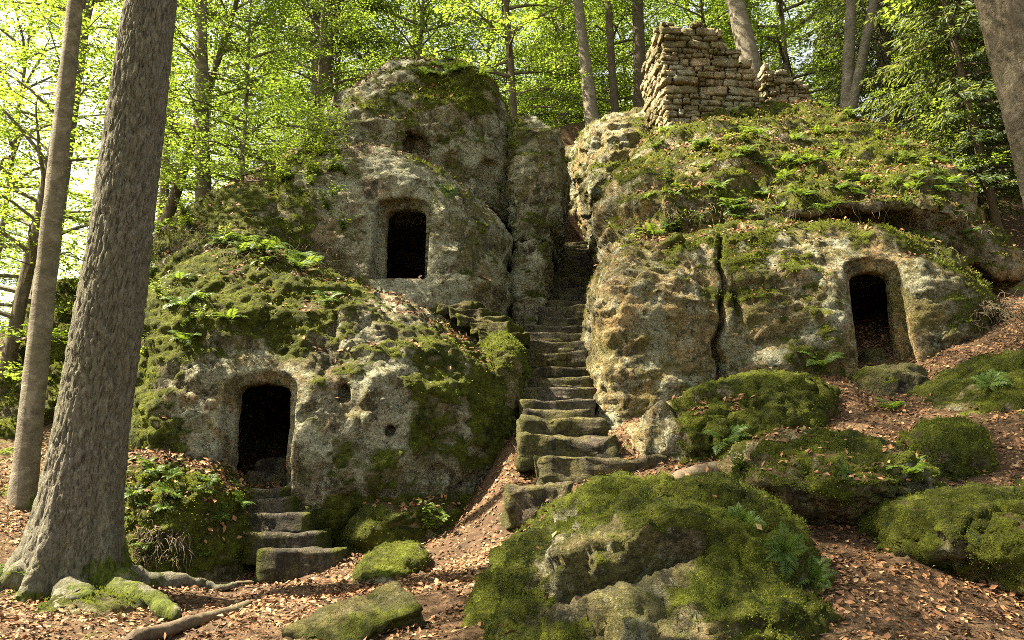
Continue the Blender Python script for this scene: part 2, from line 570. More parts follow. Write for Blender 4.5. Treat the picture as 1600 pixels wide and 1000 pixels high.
def axis(lo, hi, fine_lo, fine_hi, step, n_out):
    a = np.arange(fine_lo, fine_hi + 1e-6, step)
    g = np.linspace(0, 1, n_out + 1)[1:] ** 2.2
    return np.r_[(fine_lo - g * (fine_lo - lo))[::-1], a, fine_hi + g * (hi - fine_hi)]

gx = axis(-140, 140, -11, 12, 0.09, 36)
gy = axis(-110, 150, 4, 19, 0.09, 40)
gy = np.r_[gy[gy <= 19], np.arange(19.3, 34, .3), gy[gy > 34]]
GX, GY = np.meshgrid(gx, gy)
gxy = np.c_[GX.ravel(), GY.ravel()]
gz = hz(gxy[:, 0], gxy[:, 1])
gz -= 0.06 * path_mask(gxy[:, 0], gxy[:, 1])
nx, ny = len(gx), len(gy)
idx = np.arange(nx * ny).reshape(ny, nx)
GF = np.stack([idx[:-1, :-1], idx[:-1, 1:], idx[1:, 1:], idx[1:, :-1]], -1).reshape(-1, 4)
gp = np.c_[gxy, gz]
g_moss = sstep(0.1, 0.7, fbm(gp * 0.55 + 31, 3)) * 0.55 + 0.35 * sstep(-5.5, -7.5, gxy[:, 0])
g_path = path_mask(gxy[:, 0], gxy[:, 1])
g_moss *= (1 - g_path)
ground = link('ground', np_mesh('ground', gp, GF, [M['ground']], True, {'moss': g_moss, 'soil': g_path}), kind='structure',
              label='sloping forest floor of dark soil under the dry leaves')
BVHS = []
def add_bvh(o):
    bpy.context.view_layer.update()
    BVHS.append((BVHTree.FromObject(o, bpy.context.evaluated_depsgraph_get()), o))

def hit(px, py, only=None):
    d = ray(px, py)
    best = None
    for tr, o in BVHS:
        if only is not None and o is not only:
            continue
        inv = o.matrix_world.translation
        r = tr.ray_cast(EYE - inv, d)
        if r[0] is not None and (best is None or r[3] < best[2]):
            best = (r[0] + inv, r[1], r[3], o)
    return best
add_bvh(ground)
print('ground', time.time() - T0)

# ------------------------------------------------------------------ rocks
def loft(rows, n=2.7, cap=0.25, sub=30, M_=64, shear=0.0, bottom=1.2, xs=0.0):
    R = []
    for (py, L, Rr, Yf, Yb) in rows:
        z = P(800, py, Yf).z
        Ys = Yf + 0.35 * (Yb - Yf)
        R.append((z, XAT(L, Ys, z), XAT(Rr, Ys, z), Yf, Yb))
    R = np.array(sorted(R, key=lambda r: r[0]))
    zz = np.linspace(R[0, 0], R[-1, 0], sub)
    cols = [np.interp(zz, R[:, 0], R[:, k]) for k in range(1, 5)]
    for _ in range(2):
        for c in cols:
            c[1:-1] = 0.25 * c[:-2] + 0.5 * c[1:-1] + 0.25 * c[2:]
    lv = [(zz[0] - bottom, *[c[0] for c in cols])] + [(zz[i], *[c[i] for c in cols]) for i in range(sub)]
    zt, xl, xr, yf, yb = lv[-1]
    for s, dz in ((0.9, 0.35), (0.7, 0.7), (0.4, 0.92)):
        xm, ym = (xl + xr) / 2, (yf + yb) / 2
        lv.append((zt + cap * dz, xm + (xl - xm) * s, xm + (xr - xm) * s, ym + (yf - ym) * s, ym + (yb - ym) * s))
    th = np.linspace(0, 2 * math.pi, M_, endpoint=False)
    ct, st = np.cos(th), np.sin(th)
    ex = np.sign(ct) * np.abs(ct) ** (2.0 / n)
    ey = np.sign(st) * np.abs(st) ** (2.0 / n)
    V = []
    for (z, xl, xr, yf, yb) in lv:
        xc, a, yc, b = (xl + xr) / 2, (xr - xl) / 2, (yf + yb) / 2, (yb - yf) / 2
        x = xc + a * ex
        yy = yc + b * ey + shear * (x - xc)
        V.append(np.c_[x + xs * (yy - yf - .35 * (yb - yf)), yy, np.full(M_, z)])
    nlv = len(lv)
    V = np.concatenate(V + [np.array([[V[0][:, 0].mean(), V[0][:, 1].mean(), lv[0][0]], [V[-1][:, 0].mean(), V[-1][:, 1].mean(), zt + cap]])])
    F4, F3 = [], []
    for i in range(nlv - 1):
        for k in range(M_):
            k2 = (k + 1) % M_
            F4.append((i * M_ + k, i * M_ + k2, (i + 1) * M_ + k2, (i + 1) * M_ + k))
    cb, ctp = nlv * M_, nlv * M_ + 1
    for k in range(M_):
        k2 = (k + 1) % M_
        F3.append((cb, k2, k))
        F3.append((ctp, (nlv - 1) * M_ + k, (nlv - 1) * M_ + k2))
    return V, np.array(F4), np.array(F3)

def prism(outline, origin, inward, depth_from, depth_to, taper=1.0):
    """closed prism: outline [(s,z)] in the facade plane, running along inward"""
    iw = Vector(inward).normalized()
    side = Vector((iw.y, -iw.x, 0)).normalized()
    n = len(outline)
    V = []
    for dpt, tp in ((depth_from, 1.0), (depth_to, taper)):
        for s, z in outline:
            V.append(tuple(Vector(origin) + side * s * tp + Vector((0, 0, z)) + iw * dpt))
    F = [tuple(range(n)), tuple(range(2 * n - 1, n - 1, -1))]
    for k in range(n):
        k2 = (k + 1) % n
        F.append((k2, k, n + k, n + k2))
    me = bpy.data.meshes.new('cutter')
    me.from_pydata(V, [], F)
    bm = bmesh.new(); bm.from_mesh(me)
    bmesh.ops.recalc_face_normals(bm, faces=bm.faces)
    bm.to_mesh(me); bm.free()
    return me

def arch(w, h, r, seg=6, arc=0.05):
    """doorway outline with rounded upper corners and a slightly bowed lintel"""
    pts = [(-w / 2, 0), (w / 2, 0)]
    for k in range(seg + 1):
        a = math.pi / 2 * k / seg
        pts.append((w / 2 - r + r * math.cos(a), h - r + r * math.sin(a)))
    pts.append((0, h + arc))
    for k in range(seg + 1):
        a = math.pi / 2 + math.pi / 2 * k / seg
        pts.append((-w / 2 + r + r * math.cos(a), h - r + r * math.sin(a)))
    return pts

ROCKS = {}
def rock(key, name, label, lobes, mat, voxel=0.06, cutters=(), calm=(), amp=(0.30, 0.16, 0.05), strata=0.10, pits=0.10, mossb=0.0,
         moss_fn=None, soilb=0.0, crack_fn=None, group=None, seed=0, cat='rock', blocky=1.0, rough=1.0):
    tmp = bpy.data.meshes.new('tmp')
    Vs, F4, F3, off = [], [], [], 0
    obs = []
    for lb in lobes:
        V, f4, f3 = loft(**lb)
        me = np_mesh('lobe', V, [f4, f3])
        obs.append(me)
    # union by voxel remesh of the overlapping lobes, then the carved openings, then the fine remesh
    bm = bmesh.new()
    for me in obs:
        bm.from_mesh(me)
    bm.to_mesh(tmp); bm.free()
    ob = bpy.data.objects.new('tmp', tmp); COL.objects.link(ob)
    cobs = []
    if len(lobes) > 1:
        r0 = ob.modifiers.new('u', 'REMESH'); r0.mode = 'VOXEL'; r0.voxel_size = 0.10
    for cme in cutters:
        co = bpy.data.objects.new('cut', cme); COL.objects.link(co)
        b = ob.modifiers.new('b', 'BOOLEAN'); b.operation = 'DIFFERENCE'; b.object = co; b.solver = 'EXACT'
        cobs.append(co)
    r = ob.modifiers.new('r', 'REMESH'); r.mode = 'VOXEL'; r.voxel_size = voxel
    bpy.context.view_layer.update()
    dg = bpy.context.evaluated_depsgraph_get()
    me = bpy.data.meshes.new_from_object(ob.evaluated_get(dg))
    for o in [ob] + cobs:
        bpy.data.objects.remove(o)
    V = get_v(me)
    N = get_n(me)
    Q = V + seed * 13.7
    k = np.ones(len(V))
    for (c, rad) in calm:
        c = np.array(c)
        d = np.abs(V - c)
        q = np.maximum(d[:, 0] / rad[0], np.maximum(d[:, 1] / rad[1], d[:, 2] / rad[2]))
        k = np.minimum(k, 0.18 + 0.82 * sstep(0.8, 1.35, q))
    warp = np.c_[fbm(Q * 0.5 + 3, 2), fbm(Q * 0.5 + 50, 2), fbm(Q * 0.5 + 90, 2)]
    d = amp[0] * fbm(Q * 0.33, 3)
    d += amp[1] * (ridged(Q * 0.7 + warp * 0.4, 3, .42) - 0.4) * 0.42
    SQ = Q * np.array([0.30, 0.30, 1.7]) + np.c_[np.zeros(len(V)), np.zeros(len(V)), 0.45 * warp[:, 0] + 0.12 * V[:, 0]]
    st = fbm(SQ, 4, 0.6)
    d += strata * st
    pt = pn(Q * 2.1 + warp)
    d -= pits * sstep(0.28, 0.62, pt)
    d += amp[2] * fbm(Q * 3.0 + warp, 4, 0.62)
    wq = Q + .25 * warp + .06 * np.c_[pn(Q * 3 + 5), pn(Q * 3 + 25), pn(Q * 3 + 45)]
    gate = sstep(-.25, .35, fbm(Q * .45 + 70, 2))
    v1, t1, e1 = cells(wq * np.array([.95, .95, 1.5]))
    v2, t2, e2 = cells(wq * np.array([2.3, 2.3, 4.2]) + 9)
    d += blocky * gate * (.12 * v1 + .17 * t1 - .05 * (1 - sstep(0, .08, e1)))
    d += blocky * (.35 + .65 * gate) * (.05 * v2 + .075 * t2)
    d += rough * (.030 * (ridged(Q * 4.0 + warp, 3, .65) - .5) + .02 * fbm(Q * 8.5 + 4, 2) - .05 * sstep(.30, .55, pn(Q * 5.2 + 33)) * sstep(-.1, .3, fbm(Q * .8 + 11, 2)))
    d *= k
    if crack_fn is not None:
        d += crack_fn(V)
    V = V + N * d[:, None]
    me.vertices.foreach_set('co', V.astype(np.float32).ravel()); me.update()
    N = get_n(me)
    up = N[:, 2]
    m = 0.75 * up + 0.8 * fbm(Q * 0.42 + 20, 3) + 0.75 * fbm(Q * 1.9 + 60, 4, .65) + mossb
    if moss_fn is not None:
        m = m + moss_fn(V, N)
    moss = sstep(-0.05, 0.95, m) * np.clip(k * 1.6 - 0.4, 0, 1)
    soil = sstep(0.74, 0.98, up + 0.30 * fbm(Q * 0.9 + 7, 3) + soilb)
    soil *= (1 - 0.7 * sstep(0.2, 0.6, fbm(Q * 0.8 + 40, 3)))
    cush = moss * (1 - 0.7 * soil) * (0.015 + 0.05 * np.abs(fbm(Q * 3.4, 4, .6)))
    V = V + N * cush[:, None]
    # drop what is buried well under the ground, then rebuild the mesh
    fl = np.empty(len(me.loops), dtype=np.int32); me.loops.foreach_get('vertex_index', fl)
    ok = len(fl) == 4 * len(me.polygons)
    if ok:
        Fq = fl.reshape(-1, 4)
        under = V[:, 2] < hz_base(V[:, 0], V[:, 1]) - .7
        Fq = Fq[~under[Fq].all(1)]
        used = np.unique(Fq)
        remap = np.full(len(V), -1, dtype=np.int32); remap[used] = np.arange(len(used))
        Fq = remap[Fq]
        V, N, moss, soil = V[used], N[used], moss[used], soil[used]
        bpy.data.meshes.remove(me)
        base = np.array([V[:, 0].mean(), V[:, 1].mean(), V[:, 2].min()])
        me = np_mesh(name, V - base, Fq, [M[mat]], True, {'moss': moss * (1 - 0.85 * soil), 'soil': soil})
    else:
        print('not quads', key)
    o = link(name, me, None, base, label, cat, group)
    for m_ in obs:
        bpy.data.meshes.remove(m_)
    add_bvh(o)
    ROCKS[key] = dict(o=o, V=V, N=N, moss=moss * (1 - soil), soil=soil, base=base)
    print('rock', key, len(me.polygons), round(time.time() - T0, 1))
    return o

def door(px, py_top, py_bot, wpx, Y, yaw=0.0, frame=0.16, recess=0.28, depth=2.6, arc=0.05, rad=0.18):
    """carved doorway: shallow outer rebate and deep opening; returns cutters and the calm zone"""
    c = P(px, py_bot, Y); top = P(px, py_top, Y)
    h = top.z - c.z
    w = wpx / FPX * (Y * CP + (c.z - EYE.z) * SP)
    iw = Vector((math.sin(yaw), math.cos(yaw), 0))
    outer = prism(arch(w + 2 * frame, h + frame * 1.1, rad + frame * 0.6, arc=arc + 0.03), c, iw, -2.5, recess)
    inner = prism(arch(w, h, rad, arc=arc), c + Vector((0, 0, 0.0)), iw, -2.6, depth)
    chamber = prism([(-1.3, -.05), (1.3, -.05), (1.3, h + .4), (-1.3, h + .4)], c, iw, recess + .3, depth + 2.4)
    cl = (tuple(c + Vector((0, 0, h / 2)) + iw * 0.3), (w / 2 + frame + 0.12, 1.6, h / 2 + frame + 0.25))
    return [outer, inner, chamber], cl, c, w, h

def niche(px, py, wpx, hpx, Y, depth=0.35, rad=0.42):
    c = P(px, py + hpx / 2, Y)
    s = (Y * CP + (c.z - EYE.z) * SP) / FPX
    w, h = wpx * s, hpx * s
    return prism(arch(w, h, min(w, h) * rad, arc=0.01), c, (0.0, 1, 0), -1.5, depth, 0.8)

# --- lower left rock with the lower doorway
d1, calm1, D1c, D1w, D1h = door(396, 598, 764, 88, 13.25, 0.0, 0.15, 0.22, 2.6)
def mossA(V, N):
    px, py, _ = proj(V)
    m = 0.55 * sstep(330, 230, px) + 0.45 * sstep(560, 420, py) * sstep(640, 500, px)
    m += 0.5 * sstep(700, 790, px) * sstep(480, 560, py) + 0.5 * sstep(760, 800, py) * sstep(480, 520, px)
    m -= 0.55 * np.exp(-((px - 560) / 130.0) ** 2 - ((py - 600) / 90.0) ** 2)
    m -= 0.6 * np.exp(-((px - 330) / 60.0) ** 2 - ((py - 640) / 90.0) ** 2)
    m -= 0.5 * np.exp(-((px - 640) / 70.0) ** 2 - ((py - 470) / 60.0) ** 2)
    return m + 0.32
A_lobes = [
    dict(rows=[(392, 345, 480, 15.2, 21), (412, 280, 570, 14.6, 21), (445, 245, 645, 14.15, 21), (495, 225, 725, 13.8, 21), (545, 212, 792, 13.5, 21),
               (600, 200, 820, 13.3, 20.5), (680, 194, 815, 13.2, 20), (745, 196, 815, 13.2, 20), (790, 200, 800, 13.35, 20), (860, 205, 780, 13.5, 20)], n=2.9, cap=0.15),
    dict(rows=[(296, 365, 460, 18.6, 24), (320, 300, 500, 18.0, 24), (345, 255, 520, 17.6, 24), (390, 240, 520, 17.0, 24), (440, 225, 540, 16.6, 24), (520, 222, 560, 16.0, 24), (640, 215, 560, 16.0, 24)], n=2.5, cap=0.35),
    dict(rows=[(800, 570, 725, 13.0, 16), (815, 550, 742, 12.9, 16), (845, 540, 745, 12.85, 16)], n=2.6, cap=0.05, bottom=0.8, sub=8),
]
rock('A', 'carved_rock', 'large moss-topped grey rock with a carved doorway reached by four low steps', A_lobes, 'rock_left', 0.05,
     d1 + [niche(535, 613, 26, 32, 13.3), niche(606, 672, 22, 19, 13.2, 0.4, 0.2), niche(681, 741, 36, 32, 13.3, 0.4, 0.45)],
     [calm1] + [(tuple(P(x, y, 13.2)), (0.3, 0.5, 0.3)) for x, y in ((535, 613), (606, 672), (681, 741))],
     amp=(0.24, 0.12, 0.05), strata=0.09, pits=0.06, moss_fn=mossA, blocky=.7, rough=.65, seed=1, cat='rock')

# --- middle rock with the upper doorway
d2, calm2, D2c, D2w, D2h = door(626, 320, 440, 66, 18.3, 0.08, 0.16, 0.35, 2.6)
def mossB(V, N):
    px, py, _ = proj(V)
    return -0.35 + 0.5 * sstep(540, 460, px)
B_lobes = [
    dict(rows=[(226, 515, 650, 19.2, 25), (245, 458, 710, 18.7, 25), (285, 385, 775, 18.4, 25), (330, 325, 803, 18.2, 25), (400, 320, 808, 18.0, 25), (470, 320, 808, 17.9, 25), (560, 320, 808, 17.9, 25)], n=3.0, cap=0.12),
]
rock('B', 'carved_rock', 'pale grey middle rock with an upper doorway above the mossy ledge', B_lobes, 'rock_mid', 0.06, d2, [calm2],
     amp=(0.20, 0.11, 0.04), strata=0.09, pits=0.05, moss_fn=mossB, blocky=.6, rough=.6, seed=2)

# --- top rock
def mossC(V, N):
    px, py, _ = proj(V)
    return 0.75 * np.exp(-((px - 720) / 80.0) ** 2 - ((py - 140) / 40.0) ** 2) - 0.15 + 0.4 * sstep(560, 520, px)
C_lobes = [dict(rows=[(90, 592, 755, 21.3, 27), (100, 566, 782, 20.9, 27), (130, 514, 804, 20.4, 27), (180, 478, 816, 20.1, 27), (230, 448, 818, 19.9, 27), (300, 450, 814, 19.9, 27)], n=2.8, cap=0.2, bottom=.25)]
rock('C', 'domed_rock', 'tall domed rock with a mossy cap, highest on the left side', C_lobes, 'rock_mid', 0.07,
     [niche(650, 222, 55, 42, 20.0, 0.5, 0.4), niche(762, 270, 34, 70, 20.3, 0.5, 0.4)], [], amp=(0.24, 0.15, 0.05), strata=0.13, pits=0.07, moss_fn=mossC, blocky=.7, rough=.7, seed=3)

# --- pillars left of the stairs
def mossD(V, N):
    return np.full(len(V), -0.15)
rock('D1', 'rock_pillar', 'upper narrow pillar block with tan top left of the long stairs', [dict(rows=[(180, 806, 850, 20.7, 25), (200, 802, 878, 20.4, 25), (250, 800, 883, 20.3, 25), (310, 800, 878, 20.2, 25), (369, 800, 868, 20.2, 25)], xs=.06, n=4.5, cap=0.12, bottom=0.1)],
     'rock_mid', 0.06, amp=(0.12, 0.14, 0.06), strata=0.10, moss_fn=mossD, blocky=.7, seed=4)
rock('D2', 'rock_pillar', 'lower grey pillar block standing beside the long stairs', [dict(rows=[(375, 800, 862, 20.15, 24), (420, 800, 859, 20.0, 24), (480, 800, 855, 19.9, 24), (515, 800, 850, 19.8, 24)], xs=.05, n=4.5, cap=0.05)],
     'rock_mid', 0.06, amp=(0.10, 0.12, 0.06), strata=0.10, moss_fn=mossD, blocky=.7, seed=5)

# --- right lower rock with the third doorway
d3, calm3, D3c, D3w, D3h = door(1384, 418, 580, 66, 15.2, 0.10, 0.2, 0.40, 2.6)
def mossE(V, N):
    px, py, _ = proj(V)
    m = -0.30 + 0.75 * sstep(420, 350, py) + 0.6 * sstep(1440, 1530, px)
    m -= 0.4 * sstep(1120, 960, px) * sstep(400, 470, py)
    return m
def crackE(V):
    px, py, _ = proj(V)
    xc = 1128 + 5 * np.sin(py / 31.0) + 3 * np.sin(py / 11.0)
    front = (V[:, 1] < 18).astype(float)
    d = -0.55 * np.exp(-((px - xc) / 4.0) ** 2) * front * sstep(345, 400, py)
    d -= 0.35 * np.exp(-((px - (1152 + 0.12 * (py - 460))) / 6.0) ** 2) * front * np.exp(-((py - 465) / 32.0) ** 2)
    return d
E_lobes = [
    dict(rows=[(345, 1060, 1330, 16.6, 22), (362, 960, 1440, 16.0, 22), (385, 930, 1490, 15.6, 22), (425, 920, 1535, 15.3, 22), (480, 918, 1565, 15.1, 22), (545, 916, 1565, 15.0, 22), (610, 916, 1540, 15.0, 22), (690, 918, 1520, 15.0, 22)], n=3.6, cap=0.12, xs=.14),
    dict(rows=[(375, 960, 1125, 16.0, 19), (400, 934, 1126, 15.4, 19), (450, 924, 1126, 15.0, 19), (540, 921, 1124, 14.8, 19), (620, 918, 1120, 14.7, 19), (680, 922, 1115, 14.7, 19)], n=3.6, cap=0.2, sub=16, xs=.12),
]
rock('E', 'carved_rock', 'wide tan rock right of the stairs with a long crack and a doorway', E_lobes, 'rock_right', 0.05, d3, [calm3],
     amp=(0.22, 0.12, 0.05), strata=0.11, pits=0.03, moss_fn=mossE, crack_fn=crackE, blocky=.8, rough=.5, seed=6)

# --- right upper rock mass
def mossF(V, N):
    px, py, _ = proj(V)
    return 0.5 + 0.2 * sstep(1050, 1150, px) - 0.6 * sstep(1030, 940, px) - 0.55 * (1 - sstep(.15, .5, N[:, 2]))
F_lobes = [
    dict(rows=[(172, 1040, 1290, 25.5, 36), (190, 1000, 1400, 24.2, 36), (215, 965, 1430, 22.2, 36), (250, 940, 1452, 19.8, 34), (275, 938, 1475, 18.6, 30), (310, 938, 1500, 18.0, 28), (345, 938, 1530, 17.7, 27), (402, 938, 1570, 17.6, 26)], xs=.12, n=4.0, cap=0.1, bottom=.2),
    dict(rows=[(262, 1150, 1310, 19.2, 24), (280, 1100, 1420, 18.0, 24), (300, 1070, 1480, 17.2, 24), (325, 1065, 1510, 16.9, 24)], n=2.6, cap=0.2, bottom=0.05, sub=10),
]
rock('F', 'overgrown_rock', 'broad upper rock covered in ferns and leaf litter below the ruined wall', F_lobes, 'rock_right', 0.083,
     amp=(0.40, 0.24, 0.06), strata=0.22, pits=0.08, moss_fn=mossF, soilb=0.05, blocky=1.5, rough=.7, seed=7)

# --- gap rocks behind
rock('G', 'rock_wall', 'tan rock flank left of the ruined wall above the narrow gap', [dict(rows=[(165, 960, 1080, 27.5, 33), (182, 905, 1080, 26.6, 33), (205, 893, 1080, 26.0, 33), (260, 907, 1080, 25.4, 33), (330, 914, 1080, 25.2, 33), (400, 920, 1080, 25.0, 33)], xs=.11, n=3.2, cap=0.25)],
     'rock_right', 0.08, amp=(0.25, 0.2, 0.08), strata=0.14, moss_fn=lambda V, N: -0.1 + 0 * V[:, 0], seed=8)
rock('G2', 'rock_wall', 'sunlit rock face closing the narrow gap above the top stairs', [dict(rows=[(232, 862, 915, 29.4, 33), (300, 862, 918, 29.2, 33), (395, 862, 930, 29.0, 33)], n=4, cap=0.3, shear=-1.1)],
     'rock_right', 0.08, amp=(0.15, 0.2, 0.08), strata=0.12, moss_fn=lambda V, N: -0.6 + 0 * V[:, 0], seed=9)
rock('G3', 'mossy_bank', 'low dark mossy rock bank at the left behind the big trunk', [dict(rows=[(445, 90, 170, 19.5, 25), (500, 50, 260, 18.6, 25), (560, 20, 280, 18.0, 25), (640, -20, 300, 17.6, 25), (720, -40, 300, 17.3, 25)], n=2.3, cap=0.3)],
     'boulder', 0.08, amp=(0.3, 0.2, 0.08), strata=0.1, mossb=0.55, seed=10)

# --- boulders
def bmoss(b):
    return lambda V, N: np.full(len(V), b)
def mossL(V, N):
    px, py, _ = proj(V)
    m = 0.42 + 0.45 * sstep(1080, 1180, px) + 0.35 * sstep(850, 800, px)
    m -= 0.55 * np.exp(-((px - 920) / 80.0) ** 2 - ((py - 840) / 55.0) ** 2)
    m -= 0.5 * np.exp(-((px - 1010) / 60.0) ** 2 - ((py - 880) / 35.0) ** 2)
    m -= 1.2 * np.exp(-((py - (950 - (px - 880) * .40)) / 22.0) ** 2) * sstep(850, 890, px) * sstep(1120, 1080, px)
    return m
L_lobes = [
    dict(rows=[(752, 985, 1120, 8.3, 9.8), (764, 930, 1180, 7.9, 10), (790, 900, 1225, 7.5, 10.1), (830, 862, 1265, 7.2, 10.1), (880, 818, 1300, 7.0, 10.1), (930, 780, 1315, 6.9, 10.1), (1000, 738, 1315, 6.9, 10.1)], n=2.5, cap=0.06),
    dict(rows=[(905, 1020, 1200, 6.75, 9), (930, 930, 1290, 6.5, 9), (965, 850, 1312, 6.3, 9), (1030, 760, 1312, 6.2, 9)], n=2.4, cap=0.1, sub=14, shear=-0.05),
]
def crackL(V):
    px, py, _ = proj(V)
    yl = 950 - (px - 880) * .40 + 6 * np.sin(px / 25.0)
    on = sstep(850, 890, px) * sstep(1120, 1080, px) * (V[:, 1] < 8.5)
    return -.42 * on * np.exp(-((py - yl) / 17.0) ** 2) + .16 * on * np.exp(-((py - yl - 42) / 22.0) ** 2) + .07 * on * np.exp(-((py - yl + 45) / 25.0) ** 2)
rock('L', 'mossy_boulder', 'huge mossy boulder in the centre foreground with a dark crevice', L_lobes, 'boulder', 0.036, amp=(0.24, 0.20, 0.06), strata=0.10, pits=0.06, moss_fn=mossL, crack_fn=crackL, blocky=1.3, seed=11, group='mossy boulders', soilb=-0.25)
rock('I', 'mossy_boulder', 'undercut mossy boulder behind the front one with a dark hollow beneath', [
    dict(rows=[(678, 1215, 1300, 10.4, 12.6), (690, 1165, 1420, 9.9, 12.8), (715, 1150, 1455, 9.5, 12.8), (750, 1140, 1462, 9.25, 12.8), (790, 1160, 1450, 9.3, 12.8), (815, 1200, 1430, 9.7, 12.6)], n=2.5, cap=0.08, bottom=0.05),
    dict(rows=[(800, 1180, 1440, 10.3, 12.6), (880, 1170, 1450, 10.3, 12.6)], n=2.5, cap=0.05, sub=6, bottom=0.5)],
    'boulder', 0.04, amp=(0.2, 0.16, 0.06), strata=0.09, moss_fn=bmoss(0.55), blocky=1.1, seed=12, group='mossy boulders', soilb=0.08)
rock('J', 'mossy_boulder', 'mossy block-shaped boulder cut by the right edge in the foreground', [
    dict(rows=[(782, 1450, 1760, 8.0, 10.2), (796, 1432, 1780, 7.7, 10.2), (835, 1424, 1790, 7.5, 10.2), (880, 1440, 1790, 7.45, 10.2), (930, 1490, 1780, 7.5, 10.2), (985, 1550, 1760, 7.6, 10.2)], n=3.4, cap=0.06, bottom=0.4)],
    'boulder', 0.035, amp=(0.14, 0.14, 0.05), strata=0.07, pits=0.04, moss_fn=bmoss(0.75), blocky=1.0, seed=13, group='mossy boulders', soilb=-0.1)
rock('K', 'mossy_boulder', 'rounded mossy boulder at the right edge below the third doorway', [
    dict(rows=[(545, 1545, 1700, 12.6, 15), (562, 1505, 1720, 12.2, 15), (592, 1465, 1740, 11.8, 15), (635, 1442, 1740, 11.5, 15), (665, 1438, 1740, 11.4, 15)], n=2.4, cap=0.08, bottom=0.5)],
    'boulder', 0.05, amp=(0.14, 0.10, 0.05), strata=0.05, moss_fn=bmoss(0.75), blocky=1.0, seed=14, group='mossy boulders', soilb=-0.3)
def mossH(V, N):
    px, py, _ = proj(V)
    return 0.8 - 1.6 * sstep(1090, 1020, px)
rock('H', 'mossy_boulder', 'mossy boulder with a bare tan end leaning on the cracked right rock', [
    dict(rows=[(590, 1150, 1270, 13.4, 15.4), (605, 1075, 1300, 12.9, 15.4), (630, 1020, 1300, 12.6, 15.4), (660, 995, 1290, 12.35, 15.4), (700, 988, 1260, 12.2, 15.4), (730, 1000, 1220, 12.2, 15.4)], n=2.5, cap=0.08, bottom=0.5)],
    'rock_right', 0.045, amp=(0.16, 0.12, 0.05), strata=0.08, moss_fn=mossH, blocky=1.2, seed=15, group='mossy boulders', soilb=-0.3)
rock('O', 'mossy_boulder', 'smooth rounded mossy rock against the left side of the stairs', [
    dict(rows=[(525, 765, 800, 15.6, 18), (540, 752, 818, 15.2, 18), (570, 750, 826, 14.9, 18), (620, 750, 826, 14.8, 18), (650, 750, 822, 14.8, 18)], n=2.4, cap=0.12, bottom=0.5)],
    'boulder', 0.05, amp=(0.08, 0.06, 0.03), strata=0.03, pits=0.03, moss_fn=bmoss(0.3), blocky=0.25, seed=16, group='mossy boulders', soilb=-0.3)
rock('Ph', 'mossy_boulder', 'small moss hump poking out of the leaf litter above the block boulder', [
    dict(rows=[(662, 1465, 1500, 10.7, 11.8), (675, 1445, 1522, 10.4, 11.9), (700, 1432, 1530, 10.2, 11.9)], n=2.3, cap=0.05, bottom=0.4, sub=10)],
    'boulder', 0.04, amp=(0.06, 0.06, 0.03), strata=0.02, moss_fn=bmoss(0.7), blocky=0.30, seed=17, group='mossy boulders', soilb=-0.4)
rock('Y', 'moss_hump', 'yellow-green moss hump on the sunlit path below the left rock', [
    dict(rows=[(864, 590, 660, 11.3, 12.3), (880, 568, 670, 11.0, 12.2), (905, 552, 650, 10.7, 12.0)], n=2.2, cap=0.03, bottom=0.3, sub=8)],
    'boulder', 0.04, amp=(0.05, 0.05, 0.02), strata=0.0, pits=0, moss_fn=bmoss(0.75), blocky=0.20, seed=19, soilb=-0.3)
rock('Ms', 'threshold_stone', 'dark flat stone lying in front of the third doorway', [
    dict(rows=[(572, 1360, 1440, 14.1, 15.3), (580, 1345, 1452, 13.8, 15.3), (596, 1340, 1452, 13.7, 15.3), (612, 1338, 1440, 13.7, 15.3)], n=2.8, cap=0.03, bottom=0.4, sub=8)],
    'step', 0.04, amp=(0.07, 0.06, 0.03), strata=0.03, moss_fn=bmoss(-0.3), blocky=0.30, seed=20, soilb=-0.1, cat='stone')
rock('Rs', 'flat_stone', 'low flat mossy stone among the roots at the big trunk', [
    dict(rows=[(945, 110, 190, 9.4, 10.2), (955, 75, 205, 9.1, 10.2), (975, 60, 200, 8.9, 10.2)], n=2.5, cap=0.03, bottom=0.3, sub=8)],
    'boulder', 0.03, amp=(0.04, 0.04, 0.02), strata=0.03, pits=0.02, moss_fn=bmoss(0.1), blocky=0.30, seed=21, soilb=-0.2, cat='stone')
rock('Q', 'earth_mound', 'fern-covered earth mound between the big trunk and the low steps', [
    dict(rows=[(712, 195, 290, 12.7, 14.5), (725, 185, 335, 12.4, 14.5), (760, 175, 368, 12.1, 14.5), (810, 170, 380, 11.95, 14.5), (860, 165, 385, 11.8, 14.5), (895, 160, 375, 11.7, 14.5)], n=2.4, cap=0.1, bottom=0.4)],
    'boulder', 0.05, amp=(0.15, 0.12, 0.05), strata=0.0, pits=0.06, moss_fn=bmoss(0.75), blocky=0.30, seed=22, soilb=0.2, cat='mound')

# ------------------------------------------------------------------ stairs
def cube_grid(cuts):
    bm = bmesh.new()
    bmesh.ops.create_cube(bm, size=2.0)
    bmesh.ops.subdivide_edges(bm, edges=bm.edges[:], cuts=cuts, use_grid_fill=True)
    V = np.array([tuple(v.co) for v in bm.verts])
    F = np.array([[v.index for v in f.verts] for f in bm.faces])
    bm.free()
    return V, F
CUBE14 = cube_grid(12)
CUBE3 = cube_grid(3)

